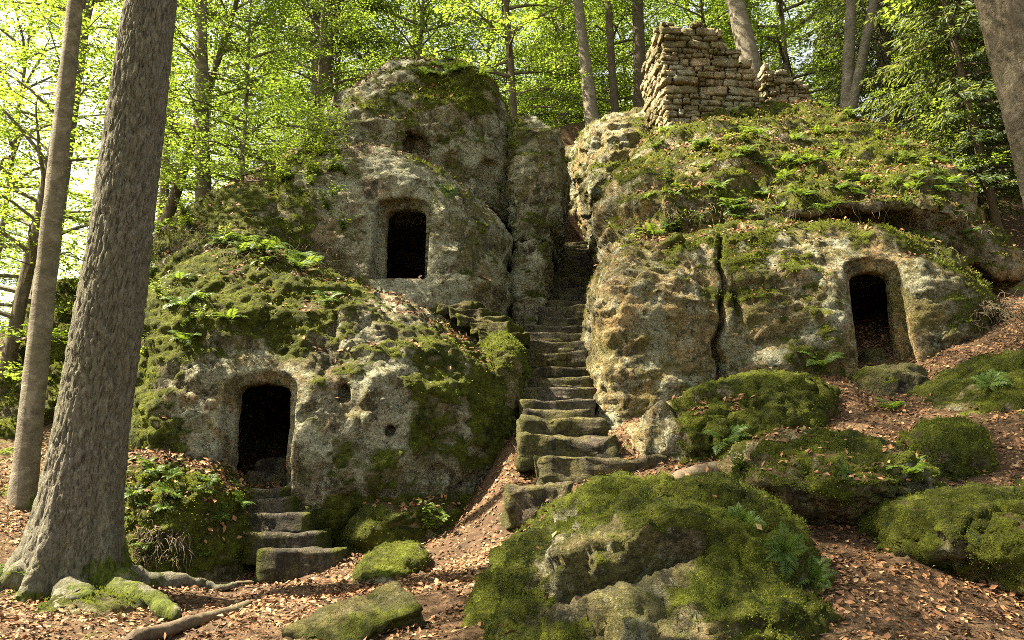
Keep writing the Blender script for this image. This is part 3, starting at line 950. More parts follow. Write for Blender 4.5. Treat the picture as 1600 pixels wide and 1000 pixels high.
def worn_block(half, r, seed, amp=0.03, grid=CUBE14, sag=0.0):
    V, F = grid
    h = np.array(half)
    q = V * h
    c = np.clip(q, -(h - r), h - r)
    d = q - c
    L = np.linalg.norm(d, axis=1)
    nrm = d / np.maximum(L, 1e-9)[:, None]
    p = np.where((L > 1e-9)[:, None], c + nrm * r, q)
    s = p + seed * 7.31
    p = p + np.c_[fbm(s * 1.6, 3), fbm(s * 1.6 + 40, 3), fbm(s * 1.6 + 80, 3)] * amp
    p[:, 2] -= sag * (1 - (p[:, 0] / h[0]) ** 2) * (p[:, 2] > 0)
    p += np.c_[fbm(s * 7, 2), fbm(s * 7 + 40, 2), fbm(s * 7 + 80, 2)] * amp * 0.3
    return p, F

def step_obj(parent, pos, half, seed, rz=0.0, tilt=0.0, mossy=0.0, ref=(0, 0, 0), rag=0.045):
    V, F = worn_block(half, min(half) * 0.2, seed, rag, sag=0.035)
    V = V + 0
    me = np_mesh('step', V, F, [M['step']], True, {'moss': np.full(len(V), mossy) * sstep(0.55, 0.95, np.abs(V[:, 0]) / half[0]) , 'soil': 0.35 * sstep(0.5, 1.0, V[:, 1] / half[1])})
    o = link('step', me, parent, Vector(pos) - Vector(ref))
    o.rotation_euler = (0, tilt, rz)
    return o

STEP_PY = [759, 712, 678, 651, 639, 622, 602, 586, 571, 547, 530, 517, 507, 494, 475, 467, 457, 447, 438, 431, 424, 416, 410, 404, 398, 392, 385, 381, 376]
STEP_LR = [(782, 898), (835, 1040), (812, 970), (808, 942), (818, 925), (820, 922), (820, 922), (822, 920), (822, 920), (818, 920), (820, 918), (822, 918), (835, 916), (850, 916)]
sref = P(850, 800, 12)
stairs = link('stone_staircase', None, None, sref, 'long flight of worn dark stone stairs climbing between the rocks', 'staircase')
for i, py in enumerate(STEP_PY):
    Y = 12.0 + 0.55 * i + (0.0 if i else -0.15)
    L, R = STEP_LR[i] if i < len(STEP_LR) else (850 + (i - 14) * 1.0, 924)
    if i > 4:
        L, R = L - 8, R + 10
    z = P(800, py, Y).z
    hw = (XAT(R, Y, z) - XAT(L, Y, z)) / 2
    hh = 0.20 if i > 3 else 0.32
    dep = 0.42 if i > 3 else 0.7
    step_obj(stairs, ((XAT(R, Y, z) + XAT(L, Y, z)) / 2 + random.uniform(-.04, .04), Y + dep, z - hh), (hw, dep, hh), i + 3, random.uniform(-.04, .04), random.uniform(-.02, .02), 0.3 if i < 4 else 0.0, sref, 0.11 if i < 4 else 0.045)
# small steps to the lower doorway
lref = P(440, 890, 12.4)
lsteps = link('small_steps', None, None, lref, 'short flight of low stone steps to the lower left doorway', 'steps')
for k, (py, L, R, Y) in enumerate([(857, 398, 532, 12.2), (828, 380, 505, 12.5), (800, 372, 485, 12.75), (777, 366, 462, 13.0), (760, 358, 450, 13.15)]):
    z = P(800, py, Y).z
    hw = (XAT(R, Y, z) - XAT(L, Y, z)) / 2
    step_obj(lsteps, ((XAT(R, Y, z) + XAT(L, Y, z)) / 2, Y + 0.34, z - 0.26), (hw, 0.36, 0.26), 60 + k, random.uniform(-.05, .08), random.uniform(-.02, .02), 0.55, lref)
# ledge steps turning off the stairs towards the upper doorway
tref = P(760, 510, 16.8)
tsteps = link('ledge_steps', None, None, tref, 'worn side steps curving from the stairs up to the upper doorway', 'steps')
for k, (py, L, R, Y) in enumerate([(517, 752, 822, 16.4), (503, 738, 806, 16.7), (491, 722, 796, 17.0), (480, 706, 770, 17.2), (470, 690, 750, 17.4)]):
    z = P(800, py, Y).z
    hw = (XAT(R, Y, z) - XAT(L, Y, z)) / 2
    step_obj(tsteps, ((XAT(R, Y, z) + XAT(L, Y, z)) / 2, Y + 0.35, z - 0.15), (hw, 0.42, 0.14), 80 + k, -0.3, 0.06, 0.6, tref, .09)
print('steps', time.time() - T0)

# ------------------------------------------------------------------ ruined wall
STONES = []
for k in range(12):
    V, F = worn_block((1, 1, 1), 0.14, 100 + k, 0.26, CUBE3)
    V = V / np.abs(V).max(0)
    STONES.append(np_mesh('stone', V, F, [M['ruin']], True, {'moss': np.zeros(len(V)), 'soil': np.zeros(len(V))}))
def wall_of_stones(name, label, x0, x1, y0, z0, topfn, depth, course=0.27, side=True, seed=1, rz=0.0):
    rr = random.Random(seed)
    root = link(name, None, None, (x0, y0, z0), label, 'wall')
    root.rotation_euler = (0, 0, rz)
    W = x1 - x0
    # rubble core that closes the joints, set back from the faces
    cols = 26
    Vc, Fc = [], []
    for j in range(cols + 1):
        x = 0.12 + (W - 0.24) * j / cols
        zt = max(0.2, topfn(x / W) - 0.14)
        for (yy, zz) in ((0.14, -1.2), (0.14, zt), (depth - 0.1, zt), (depth - 0.1, -1.2)):
            Vc.append((x, yy, zz))
    for j in range(cols):
        for k in range(4):
            k2 = (k + 1) % 4
            Fc.append((j * 4 + k, (j + 1) * 4 + k, (j + 1) * 4 + k2, j * 4 + k2))
    Fc += [(3, 2, 1, 0), (cols * 4, cols * 4 + 1, cols * 4 + 2, cols * 4 + 3)]
    link('core', np_mesh('core', np.array(Vc), np.array(Fc), [M['step']], False, {'moss': np.zeros(len(Vc)), 'soil': np.zeros(len(Vc))}), root)
    def put(x, y, z, hx, hy, hzz, rzz=0.0):
        o = link('stone', rr.choice(STONES), root, (x, y, z))
        o.scale = (hx * 1.04, hy, hzz * 1.04)
        o.rotation_euler = (rr.choice([0, math.pi]) + rr.uniform(-.06, .06), rr.uniform(-.12, .12), rzz + rr.uniform(-.06, .06))
    z = -1.1 if side else -0.25
    while z < 6:
        ch = course * rr.uniform(0.55, 1.5)
        x = rr.uniform(-0.1, 0.05)
        any_ = False
        while x < W - 0.05:
            w = ch * rr.choice([.7, 1.0, 1.4, 2.0, 2.6, 3.4]) * rr.uniform(.85, 1.15)
            if x + w > W:
                w = max(0.2, W - x)
            if z + ch * 0.6 < topfn(min(1, max(0, (x + w / 2) / W))):
                any_ = True
                if rr.random() < 0.14 and ch > 0.2:
                    put(x + w / 2, 0.14 + rr.uniform(-.04, .05), z + ch * 0.27, w / 2, 0.2, ch * 0.25)
                    put(x + w / 2, 0.14 + rr.uniform(-.04, .05), z + ch * 0.76, w / 2, 0.2, ch * 0.25)
                else:
                    put(x + w / 2, 0.14 + rr.uniform(-.07, .06), z + ch / 2 + rr.uniform(-.02, .02), w / 2, 0.22, ch / 2)
            x += w
        if side and any_:
            y = 0.35
            while y < depth:
                w = ch * rr.uniform(1.2, 2.4)
                if z + ch * 0.6 < topfn(0.0) - 0.5 * (y / depth):
                    put(0.10 + rr.uniform(-.08, .06), y + w / 2, z + ch / 2, 0.2, w / 2, ch / 2)
                y += w
        if not any_ and z > 0.5:
            break
        z += ch
    return root
wb = P(1040, 188, 24.6)
wx1 = XAT(1198, 24.6, wb.z)
Hw = P(1040, 32, 24.6).z - wb.z
def top_main(t):
    s = 1.0 if t < 0.52 else (0.93 if t < 0.66 else (0.80 if t < 0.78 else (0.62 if t < 0.9 else 0.42)))
    return Hw * (s - 0.04 * (0.1 < t < 0.3))
wall_of_stones('ruined_wall', 'tall ruined rubble stone wall standing on top of the right rock', wb.x, wx1, wb.y, wb.z, top_main, 2.2, 0.25, True, 3, 0.10)
w2 = P(1196, 160, 26.2)
wall_of_stones('ruined_wall', 'low crumbling rubble wall stub right of the tall ruined wall', w2.x, XAT(1268, 26.2, w2.z), w2.y, w2.z,
               lambda t: (P(1196, 98, 26.2).z - w2.z) * (1.0 - 0.55 * t), 1.0, 0.24, False, 8, 0.05)
print('wall', time.time() - T0)

# ------------------------------------------------------------------ trees
def crown_mesh(name, wood, leaves, var, leafmat, barkmat):
    WV, WF = merge(wood) if wood else (np.zeros((0, 3)), np.zeros((0, 4), dtype=np.int32))
    LV, LF = leaves
    V = np.concatenate([WV, LV])
    F = np.concatenate([WF, LF + len(WV)]) if len(WF) else LF + len(WV)
    va = np.concatenate([np.full(len(WV), 0.5), np.repeat(var, 4)])
    mi = np.concatenate([np.zeros(len(WF)), np.ones(len(LF))])
    return np_mesh(name, V, F, [barkmat, leafmat], False, {'var': va, 'moss': np.zeros(len(V))}, mi)

def beech_crown(name, seed, H_, h0, Lmax, nb, ns, nl, leaf, r0=0.09, top=1.0):
    r = np.random.RandomState(seed)
    wood, B, D, N, Ls, var = [], [], [], [], [], []
    for k in range(nb):
        t = (k + r.uniform(0, 1)) / nb
        z = h0 + (H_ - h0) * t
        az = 2.399 * k + r.uniform(-.5, .5)
        L = Lmax * (0.35 + 0.75 * math.sin(math.pi * min(1, 0.18 + 0.80 * t)) ** 0.8) * r.uniform(.7, 1.15)
        el = math.radians(8 + 45 * t + r.uniform(-12, 14))
        d = np.array([math.cos(az) * math.cos(el), math.sin(az) * math.cos(el), math.sin(el)])
        pts = [np.array([0, 0, z])]
        nseg = 7
        for s in range(nseg):
            d = d + np.array([r.uniform(-.14, .14), r.uniform(-.14, .14), -0.07 + r.uniform(-.06, .06)])
            d /= np.linalg.norm(d)
            pts.append(pts[-1] + d * L / nseg)
        rad = r0 * (1.1 - 0.7 * t) * L / Lmax
        wood.append(tube([tuple(p) for p in pts], [max(0.006, rad * (1 - 0.93 * s / nseg)) for s in range(nseg + 1)], 5))
        for j in range(ns):
            f = 0.18 + 0.82 * (j + r.uniform(0, .8)) / ns
            i0 = min(nseg - 1, int(f * nseg)); fr = f * nseg - i0
            p0 = pts[i0] * (1 - fr) + pts[min(nseg, i0 + 1)] * fr
            bd = pts[min(nseg, i0 + 1)] - pts[i0]; bd /= np.linalg.norm(bd)
            sgn = 1 if j % 2 else -1
            a2 = math.atan2(bd[1], bd[0]) + sgn * r.uniform(.5, 1.2)
            sl = L * (0.42 - 0.2 * f) * r.uniform(.6, 1.2) + 0.25
            sd = np.array([math.cos(a2), math.sin(a2), r.uniform(-.25, .3)]); sd /= np.linalg.norm(sd)
            p1 = p0 + sd * sl * 0.5; p2 = p0 + sd * sl + np.array([0, 0, -0.06 * sl])
            wood.append(tube([tuple(p0), tuple(p1), tuple(p2)], [max(.004, rad * .25), max(.003, rad * .15), .002], 3))
            n = max(4, int(nl * sl / (0.3 * Lmax) * r.uniform(.6, 1.3)))
            ff = r.uniform(.1, 1.05, n)
            lat = np.array([-sd[1], sd[0], 0.0]); lat /= np.linalg.norm(lat) + 1e-6
            sg = r.choice([-1.0, 1.0], n)
            off = np.abs(r.normal(0, .16 + .10 * sl, n)) * (1.15 - 0.6 * ff)
            b = p0 + np.outer(ff, sd) * sl + np.outer(sg * off, lat) + np.c_[np.zeros(n), np.zeros(n), r.normal(0, .07, n) - .05 * off]
            dd = np.outer(np.full(n, .7), sd) + np.outer(sg * r.uniform(.3, 1.1, n), lat) + r.normal(0, .25, (n, 3))
            nn = np.c_[r.normal(0, .38, n), r.normal(0, .38, n), np.ones(n)]
            B.append(b); D.append(dd); N.append(nn); Ls.append(leaf * r.uniform(.65, 1.25, n)); var.append(np.clip(r.normal(.5, .22) + r.normal(0, .15, n), 0, 1))
    B = np.concatenate(B); D = np.concatenate(D); N = np.concatenate(N); Ls = np.concatenate(Ls); var = np.concatenate(var)
    print(name, 'leaves', len(B))
    return crown_mesh(name, wood, leaf_quads(B, D, N, Ls, Ls * .68, .06), var, M['beech_leaf'], M['bark_beech'])

def spruce_crown(name, seed, H_, h0, Lmax, nwh, nt, size=.62):
    r = np.random.RandomState(seed)
    wood, B, D, N, Ls, var = [], [], [], [], [], []
    for k in range(nwh):
        t = k / nwh
        z0 = h0 + (H_ - h0) * t
        L0 = Lmax * (1 - t) ** .75 + .4
        for q in range(6):
            az = q * math.pi / 3 + k * 1.1 + r.uniform(-.35, .35)
            L = L0 * r.uniform(.65, 1.15)
            z = z0 + r.uniform(-.25, .25)
            out = np.array([math.cos(az), math.sin(az), 0])
            ss = np.linspace(0, 1, 6)
            pts = np.outer(ss * L, out) + np.c_[np.zeros(6), np.zeros(6), z - L * (0.34 * ss - .05 * ss ** 3) + .22 * L * np.maximum(0, ss - .6) ** 2]
            wood.append(tube([tuple(p) for p in pts], [.035 * (1 - .85 * s) * L / Lmax + .006 for s in ss], 4))
            lat = np.array([-out[1], out[0], 0])
            n = int(nt * L / Lmax) + 4
            ff = r.uniform(.12, 1, n)
            pp = np.c_[np.interp(ff, ss, pts[:, 0]), np.interp(ff, ss, pts[:, 1]), np.interp(ff, ss, pts[:, 2])]
            sg = r.choice([-1., 1.], n)
            tl = L * .26 * (1.15 - .7 * ff) * r.uniform(.5, 1.2, n)
            for m in range(3):
                fm = r.uniform(0, 1, n)
                b = pp + np.outer(sg * tl * fm, lat) + np.outer(.35 * tl * fm, out) + np.c_[np.zeros(n), np.zeros(n), -.28 * tl * fm]
                dd = np.outer(sg * .6, lat) + np.outer(np.full(n, .55), out) + np.c_[r.normal(0, .2, n), r.normal(0, .2, n), r.uniform(-1.15, -.05, n)]
                nn = r.normal(0, .5, (n, 3)) + np.array([0, 0, .8])
                B.append(b); D.append(dd); N.append(nn); Ls.append(r.uniform(.22, .5, n) * size); var.append(np.clip(r.normal(.45, .25) + r.normal(0, .15, n), 0, 1))
    B = np.concatenate(B); D = np.concatenate(D); N = np.concatenate(N); Ls = np.concatenate(Ls); var = np.concatenate(var)
    print(name, 'sprays', len(B))
    return crown_mesh(name, wood, leaf_quads(B, D, N, Ls, np.maximum(.05, Ls * .24), .1), var, M['spruce_leaf'], M['bark_dark'])

CROWNS = {
    'high0': (beech_crown('crown', 1, 24, 10.0, 4.6, 28, 8, 66, .13), 24.0),
    'high1': (beech_crown('crown', 2, 22, 8.0, 4.2, 28, 8, 62, .13), 22.0),
    'low0': (beech_crown('crown', 3, 15, 1.6, 3.8, 36, 8, 46, .14), 15.0),
    'low1': (beech_crown('crown', 4, 12, 1.0, 3.4, 32, 8, 46, .13), 12.0),
    'sapling': (beech_crown('crown', 5, 5.5, 0.4, 2.7, 18, 6, 15, .15, .03), 5.5),
    'spruce0': (spruce_crown('crown', 6, 25, 2.5, 3.4, 46, 62), 25.0),
    'spruce1': (spruce_crown('crown', 7, 22, 4.0, 3.0, 40, 60), 22.0),
}

def trunk_mesh(pts, radii, mat, sides=20, rough=0.04, fs=3.0, zs=0.3, flare=0.0, flare_h=0.6, lobes=5, moss_h=0.0, seed=0, levels=60, plates=0.0):
    pts = np.array([tuple(p) for p in pts]); radii = np.array(radii)
    seg = np.r_[0, np.cumsum(np.linalg.norm(np.diff(pts, axis=0), axis=1))]
    s = np.linspace(0, 1, levels) ** 1.25 * seg[-1]
    c = np.c_[[np.interp(s, seg, pts[:, k]) for k in range(3)]].T
    for _ in range(3):
        c[1:-1] = .25 * c[:-2] + .5 * c[1:-1] + .25 * c[2:]
    rr = np.interp(s, seg, radii)
    th = np.linspace(0, 2 * math.pi, sides, endpoint=False)
    V = np.empty((levels, sides, 3))
    hgt = s
    for i in range(levels):
        e = math.exp(-max(0, hgt[i]) / flare_h)
        fl = 1 + flare * e * (0.45 + 0.55 * np.maximum(0, np.cos(lobes * th + seed)) ** 1.5 * 1.6)
        V[i, :, 0] = c[i, 0] + rr[i] * fl * np.cos(th)
        V[i, :, 1] = c[i, 1] + rr[i] * fl * np.sin(th)
        V[i, :, 2] = c[i, 2]
    Vf = V.reshape(-1, 3)
    C = np.repeat(c, sides, axis=0)
    nrm = Vf - C; nrm /= np.maximum(np.linalg.norm(nrm, axis=1), 1e-6)[:, None]
    q = Vf * np.array([fs, fs, fs * zs]) + seed
    d = rough * (1.1 * ridged(q, 3, .55) + .5 * fbm(q * 2.7, 3)) + .05 * rr.mean() * fbm(Vf * .8 + seed, 2)
    Vf = Vf + nrm * d[:, None]
    if plates:
        w = np.c_[pn(Vf * 5 + 3), pn(Vf * 5 + 33), pn(Vf * 3 + 63)] * .05
        v1, t1, e1 = cells((Vf + w) * np.array([15.0, 15.0, 2.4]) + seed)
        Vf = Vf + nrm * (plates * (.8 * v1 + .5 * t1 - 2.3 * (1 - sstep(0, .13, e1))))[:, None]
    i = np.arange(levels * sides).reshape(levels, sides)
    F = np.stack([i[:-1], np.roll(i, -1, 1)[:-1], np.roll(i, -1, 1)[1:], i[1:]], -1).reshape(-1, 4)
    moss = np.zeros(len(Vf))
    if moss_h:
        h = np.repeat(hgt, sides)
        moss = sstep(0.1, .9, 1.15 * np.exp(-h / moss_h) + .35 * fbm(Vf * 1.4 + 3, 3) + .25 * nrm[:, 0] * np.exp(-h / (2 * moss_h)) - .15)
    base = pts[0]
    return np_mesh('trunk', Vf - base, F, [mat], True, {'moss': moss}), Vector(base)

def tree(name, label, base, top, d_base, d_top, mat, crown=None, cscale=1.0, crot=0.0, cz=0.0, group=None, cat='tree', height=20.0, bury=0.5, **kw):
    """base/top: (px,py,Y); the trunk runs through both and on to its height"""
    b, t = P(*base), P(*top)
    d = (t - b).normalized()
    w0 = d_base / FPX * base[2] / 2
    w1 = d_top / FPX * ((t.y * CP) + (t.z - EYE.z) * SP) / 2
    Lb = (t - b).length
    Ltot = max(height / max(d.z, .5), Lb)
    pts = [b - d * bury, b, b + d * Lb * .5 + Vector((random.uniform(-.05, .05), random.uniform(-.05, .05), 0)) * w0 * 3, t]
    rad = [w0, w0, (w0 * .48 + w1 * .52), w1]
    if Ltot > Lb + 1:
        pts.append(b + d * Ltot); rad.append(w1 * .25)
    me, bl = trunk_mesh(pts, rad, mat, **kw)
    root = link(name, None, None, bl, label, cat, group)
    link('trunk', me, root)
    if crown:
        cm, ch = CROWNS[crown]
        c = link('crown', cm, root)
        sc = cscale * Ltot / ch
        c.scale = (sc, sc, sc)
        q = d.to_track_quat('Z', 'Y') @ Matrix.Rotation(crot, 3, 'Z').to_quaternion()
        c.rotation_mode = 'QUATERNION'; c.rotation_quaternion = q
        c.location = (0, 0, cz)
    return root

# the big furrowed trunk in the left foreground
big = tree('big_tree', 'massive furrowed tree trunk with mossy spreading roots in the left foreground', (112, 880, 10.6), (236, 0, 10.6), 108, 70, M['bark_rough'], 'high0', 1.0, .4, 4.5, height=24,
           sides=230, levels=520, rough=.016, fs=13.0, zs=.2, plates=.012, flare=1.0, flare_h=.6, lobes=5, moss_h=.7, seed=2.1)
def ground_root(parent, pts, r0, r1, mat, name='root', n=44, wob=.03, moss=.5, sides=16):
    P3 = []
    for (px, py, Y) in pts:
        q = P(px, py, Y); P3.append(Vector((q.x, q.y, H(q.x, q.y))))
    c = []
    for i in range(n):
        t = i / (n - 1) * (len(P3) - 1); k = min(int(t), len(P3) - 2); f = t - k
        q = P3[k].lerp(P3[k + 1], f)
        c.append(Vector((q.x + wob * 2 * math.sin(i * .31), q.y + wob * 2 * math.cos(i * .23), H(q.x, q.y) + (r0 + (r1 - r0) * i / n) * .35)))
    R = [r0 + (r1 - r0) * (i / (n - 1)) ** .8 for i in range(n)]
    R[-1] *= .3
    V, F = tube(c, R, sides)
    s = V * 3
    V = V + (np.c_[fbm(s, 2), fbm(s + 30, 2), fbm(s + 60, 2)]) * r0 * .22
    V = V + np.c_[fbm(V * 11, 2), fbm(V * 11 + 9, 2), fbm(V * 11 + 30, 2)] * r0 * .07
    if parent is not None:
        ref = np.array(parent.location)
    else:
        ref = np.array(c[0])
    me = np_mesh(name, V - ref, F, [mat], True, {'moss': np.clip(moss + .6 * fbm(V * 3.0, 3) - .12, 0, 1) if moss > .2 else np.full(len(V), moss)})
    o = link(name, me, parent, None if parent is not None else c[0])
    return o
big_base = big.location.copy()
for pts, r0, r1, ms in ([[(165, 870, 10.5), (205, 905, 10.1), (245, 940, 9.7), (285, 965, 9.4)], .30, .07, .75],
                        [[(170, 850, 11.0), (240, 885, 11.3), (310, 893, 11.6), (370, 895, 11.8)], .22, .04, .55],
                        [[(70, 870, 10.4), (20, 890, 10.2), (-50, 920, 9.8)], .3, .08, .6],
                        [[(110, 900, 10.0), (120, 930, 9.6), (90, 960, 9.2)], .24, .05, .45]):
    ground_root(big, pts, r0, r1, M['bark_rough'], moss=ms)

bt = dict(sides=28, levels=90, rough=.008, fs=4, zs=1.2, flare=.3, flare_h=.4, moss_h=.5)
tree('beech_tree', 'slim grey beech trunk just left of the big furrowed trunk', (36, 775, 13.2), (118, 0, 13.2), 36, 21, M['bark_beech'], 'high1', .8, 1.0, 9.0, height=27, **bt)
tree('thin_tree', 'thin dark leaning trunk at the far left edge', (-5, 650, 18), (82, 235, 18.6), 24, 12, M['bark_dark'], 'low0', .9, 2.0, height=13, **bt)
tree('beech_tree', 'slender pale beech right of the big trunk behind the left rock', (318, 330, 25), (314, 0, 25), 25, 16, M['bark_beech'], 'high1', 1.0, .2, height=20, **bt)
tree('thin_tree', 'thin mossy leaning trunk beside the slender pale beech', (262, 340, 26), (345, 80, 26), 18, 9, M['bark_dark'], 'low1', 1.0, .7, height=11, **bt)
tree('spruce_tree', 'stout spruce trunk rising behind the domed rock on its left', (502, 190, 34.5), (508, 0, 34.5), 36, 30, M['bark_dark'], 'spruce1', 1.0, .3, height=24, **bt)
tree('thin_tree', 'thin dark trunk behind the right shoulder of the domed rock', (804, 195, 33), (790, 0, 33), 12, 9, M['bark_dark'], 'low0', 1.0, .9, height=16, **bt)
tree('beech_tree', 'pale beech trunk above the narrow gap between the rocks', (926, 195, 31), (903, 0, 31), 24, 14, M['bark_beech'], 'high0', 1.0, 1.4, height=22, **bt)
tree('thin_tree', 'thin dark spruce trunk between the gap beech and the ruined wall', (962, 190, 34), (950, 0, 34), 13, 10, M['bark_dark'], 'high1', .9, .5, height=22, **bt)
tree('spruce_tree', 'dark trunk half hidden just left of the ruined wall', (1000, 190, 35), (996, 0, 35), 22, 16, M['bark_dark'], 'high0', 1.0, .3, height=20, **bt)
tree('beech_tree', 'blotched beech trunk leaning behind the ruined wall', (1190, 190, 28), (1148, 0, 28), 40, 26, M['bark_beech'], 'high1', 1.0, 2.4, height=20, **bt)
fork = tree('forked_tree', 'forked grey tree on top of the right rock', (1322, 180, 28), (1330, 0, 28), 20, 15, M['bark_beech'], 'high0', .9, .4, height=18, **bt)
fb, ft = P(1330, 172, 27.8), P(1366, 0, 27.8)
fd = (ft - fb).normalized()
me_f, _ = trunk_mesh([fb - fd * .6, fb, ft, fb + fd * 14], [.22, .2, .16, .04], M['bark_beech'], sides=20, levels=50, rough=.006)
link('second_stem', me_f, fork, fb - fd * .6 - fork.location)
tree('spruce_tree', 'mottled spruce trunk right of the forked tree', (1392, 200, 31), (1372, 0, 31), 28, 20, M['bark_dark'], 'spruce0', 1.0, 1.2, height=25, **bt)
tree('thin_tree', 'thin reddish trunk among dark needles at the upper right', (1462, 330, 34), (1432, 0, 34), 12, 8, M['bark_dark'], 'spruce1', 1.0, 2.2, height=25, **bt)
tree('thin_tree', 'thin trunk behind the right edge of the overgrown rock', (1580, 450, 24), (1545, 300, 24), 16, 13, M['bark_dark'], 'spruce1', 1.1, .2, height=20, **bt)
tree('beech_tree', 'thick scarred trunk cutting the upper right corner', (1728, 640, 11.5), (1560, 0, 11.5), 80, 58, M['bark_scar'], 'high0', .95, 3.0, height=23, sides=120, levels=260, rough=.014, fs=5, zs=1.6, plates=.006, flare=.3, flare_h=.5, moss_h=.5)

# background trees nothing tells apart
def plain_tree(name, label, x, y, crown, scale, rot, group, mat, r=.16):
    cm, ch = CROWNS[crown]
    z = H(x, y) - .3
    root = link(name, None, None, (x, y, z), label, 'tree', group)
    root.rotation_euler = (random.uniform(-.04, .04), random.uniform(-.04, .04), rot)
    link('trunk', PLAIN[mat], root).scale = (r / .16, r / .16, ch * scale / 20.0)
    link('crown', cm, root).scale = (scale, scale, scale * random.uniform(.95, 1.1))
    return root
PLAIN = {}
for k in ('bark_beech', 'bark_dark'):
    PLAIN[k], _ = trunk_mesh([(0, 0, -.5), (0, 0, 0), (.1, .05, 8), (0, .1, 20)], [.2, .17, .12, .03], M[k], sides=12, levels=40, rough=.01)
rb = random.Random(42)
spots = []
for k in range(400):
    if len(spots) >= 38:
        break
    y = rb.uniform(27, 68); x = rb.uniform(-0.80, 0.80) * y
    if (y < 36 and -9 < x < 14 and y < 34.5) or (x / y < -.38 and rb.random() < .5) or (-20 < x < -5 and y < 32):
        continue
    if all((x - a) ** 2 + (y - b) ** 2 > 4.8 ** 2 for a, b in spots):
        spots.append((x, y))
for k, (x, y) in enumerate(spots):
    right = x / y > 0.22
    kind = rb.random()
    if right and kind < .45:
        plain_tree('spruce_tree', 'dark spruce among the trees behind the rocks at right', x, y, rb.choice(['spruce0', 'spruce1']), rb.uniform(.75, 1.05), rb.uniform(0, 6), 'background spruces at right', 'bark_dark')
    elif not right and kind < .10:
        plain_tree('spruce_tree', 'dark spruce standing among the leafy trees behind the left rocks', x, y, rb.choice(['spruce0', 'spruce1']), rb.uniform(.75, 1.0), rb.uniform(0, 6), 'background spruces at left', 'bark_dark')
    else:
        plain_tree('beech_tree', 'bright green leafy tree in the woods behind the rocks', x, y, rb.choice(['low0', 'low1', 'high1', 'low0']), rb.uniform(.85, 1.25), rb.uniform(0, 6), 'background leafy trees', 'bark_beech', rb.uniform(.1, .2))
for k, (x, y, cr, sc) in enumerate([(-5, 37, 'low0', 1.05), (-1, 43, 'low1', 1.2), (2.5, 38.5, 'low0', .8), (6.5, 42, 'low1', 1.2), (10.5, 38, 'low0', .85), (14, 41, 'low0', 1.1), (-9.5, 38, 'low1', 1.2), (-3.5, 46, 'low0', 1.2), (4.2, 46, 'low0', 1.25), (0.8, 49, 'low1', 1.5), (8.5, 47, 'low0', 1.2), (12, 48, 'low1', 1.5), (-7.5, 44, 'low0', 1.2), (17, 46, 'low0', 1.2), (-12, 44, 'low0', 1.2)]):
    plain_tree('beech_tree', 'bright green leafy tree in the woods behind the rocks', x, y, cr, sc, k * 2.1, 'background leafy trees', 'bark_beech', .13)
# understorey left and around the rocks
for k, (x, y, cr, sc) in enumerate([(-17.5, 26, 'low0', .95), (-9.2, 25.5, 'low1', .8), (-14, 34, 'low0', 1.05), (-23, 24, 'low0', .9), (-7.5, 28.5, 'low1', .75)]):
    plain_tree('young_beech', 'young leafy beech filling the slope left of the rocks', x, y, cr, sc, k * 1.3, 'young beeches left of the rocks', 'bark_beech', .09)
for k, (x, y, cr, sc) in enumerate([(17.5, 22, 'spruce1', .6), (15.5, 25, 'low1', .8), (20, 27, 'spruce0', .8), (19, 19.5, 'low1', .7)]):
    plain_tree('young_tree', 'small tree on the slope right of the overgrown rock', x, y, cr, sc, k * 1.1, 'small trees at right', 'bark_dark', .09)
# tall beeches added at the left, placed so their crowns shade the scene
for k, (x, y, cr, sc) in enumerate([(-8.5, 6.6, 'high0', .95), (-6.5, 3.0, 'high1', .95), (-12.5, 20.5, 'high0', .95)]):
    plain_tree('shade_beech', 'tall beech added at the left so its crown shades the rocks', x, y, cr, sc, k * 1.7 + .4, 'tall beeches added at the left for shade', 'bark_beech', .28)

# far wood as one mass
r = np.random.RandomState(77)
nc = 300
ang = r.uniform(-1.0, 1.0, nc); dist = r.uniform(72, 105, nc)
cx, cyy = np.sin(ang) * dist, np.cos(ang) * dist
cz = hz_base(cx, cyy) + r.uniform(0, 1, nc) ** 1.2 * 26
nl = 170
B = np.repeat(np.c_[cx, cyy, cz], nl, axis=0) + r.normal(0, 1, (nc * nl, 3)) * np.array([2.6, 2.6, 1.5])
D = r.normal(0, 1, (nc * nl, 3)); N = r.normal(0, .5, (nc * nl, 3)) + np.array([0, 0, 1])
Ls = r.uniform(.25, .5, nc * nl)
fv, ff = leaf_quads(B, D, N, Ls, Ls * .7, .05)
link('distant_wood', np_mesh('distant_wood', fv, ff, [M['far_leaf']], False, {'var': np.repeat(np.clip(np.repeat(r.uniform(.2, .8, nc), nl) + r.normal(0, .15, nc * nl), 0, 1), 4)}),
     kind='stuff', label='distant sunlit woodland foliage behind the nearer trees')
print('trees', time.time() - T0)

# ------------------------------------------------------------------ moss tufts and leaf litter on the rocks
def scatter_idx(R, weight, n, seed):
    w = np.maximum(weight, 0)
    view = np.array(EYE) - R['V']
    facing = (R['N'] * view).sum(1) / np.linalg.norm(view, axis=1)
    px, py, dd = proj(R['V'])
    w = w * (facing > -.25) * (px > -150) * (px < 1750) * (py > -100) * (py < 1150)
    s = w.sum()
    if s <= 0:
        return np.zeros(0, dtype=int)
    return np.random.RandomState(seed).choice(len(w), size=n, p=w / s)

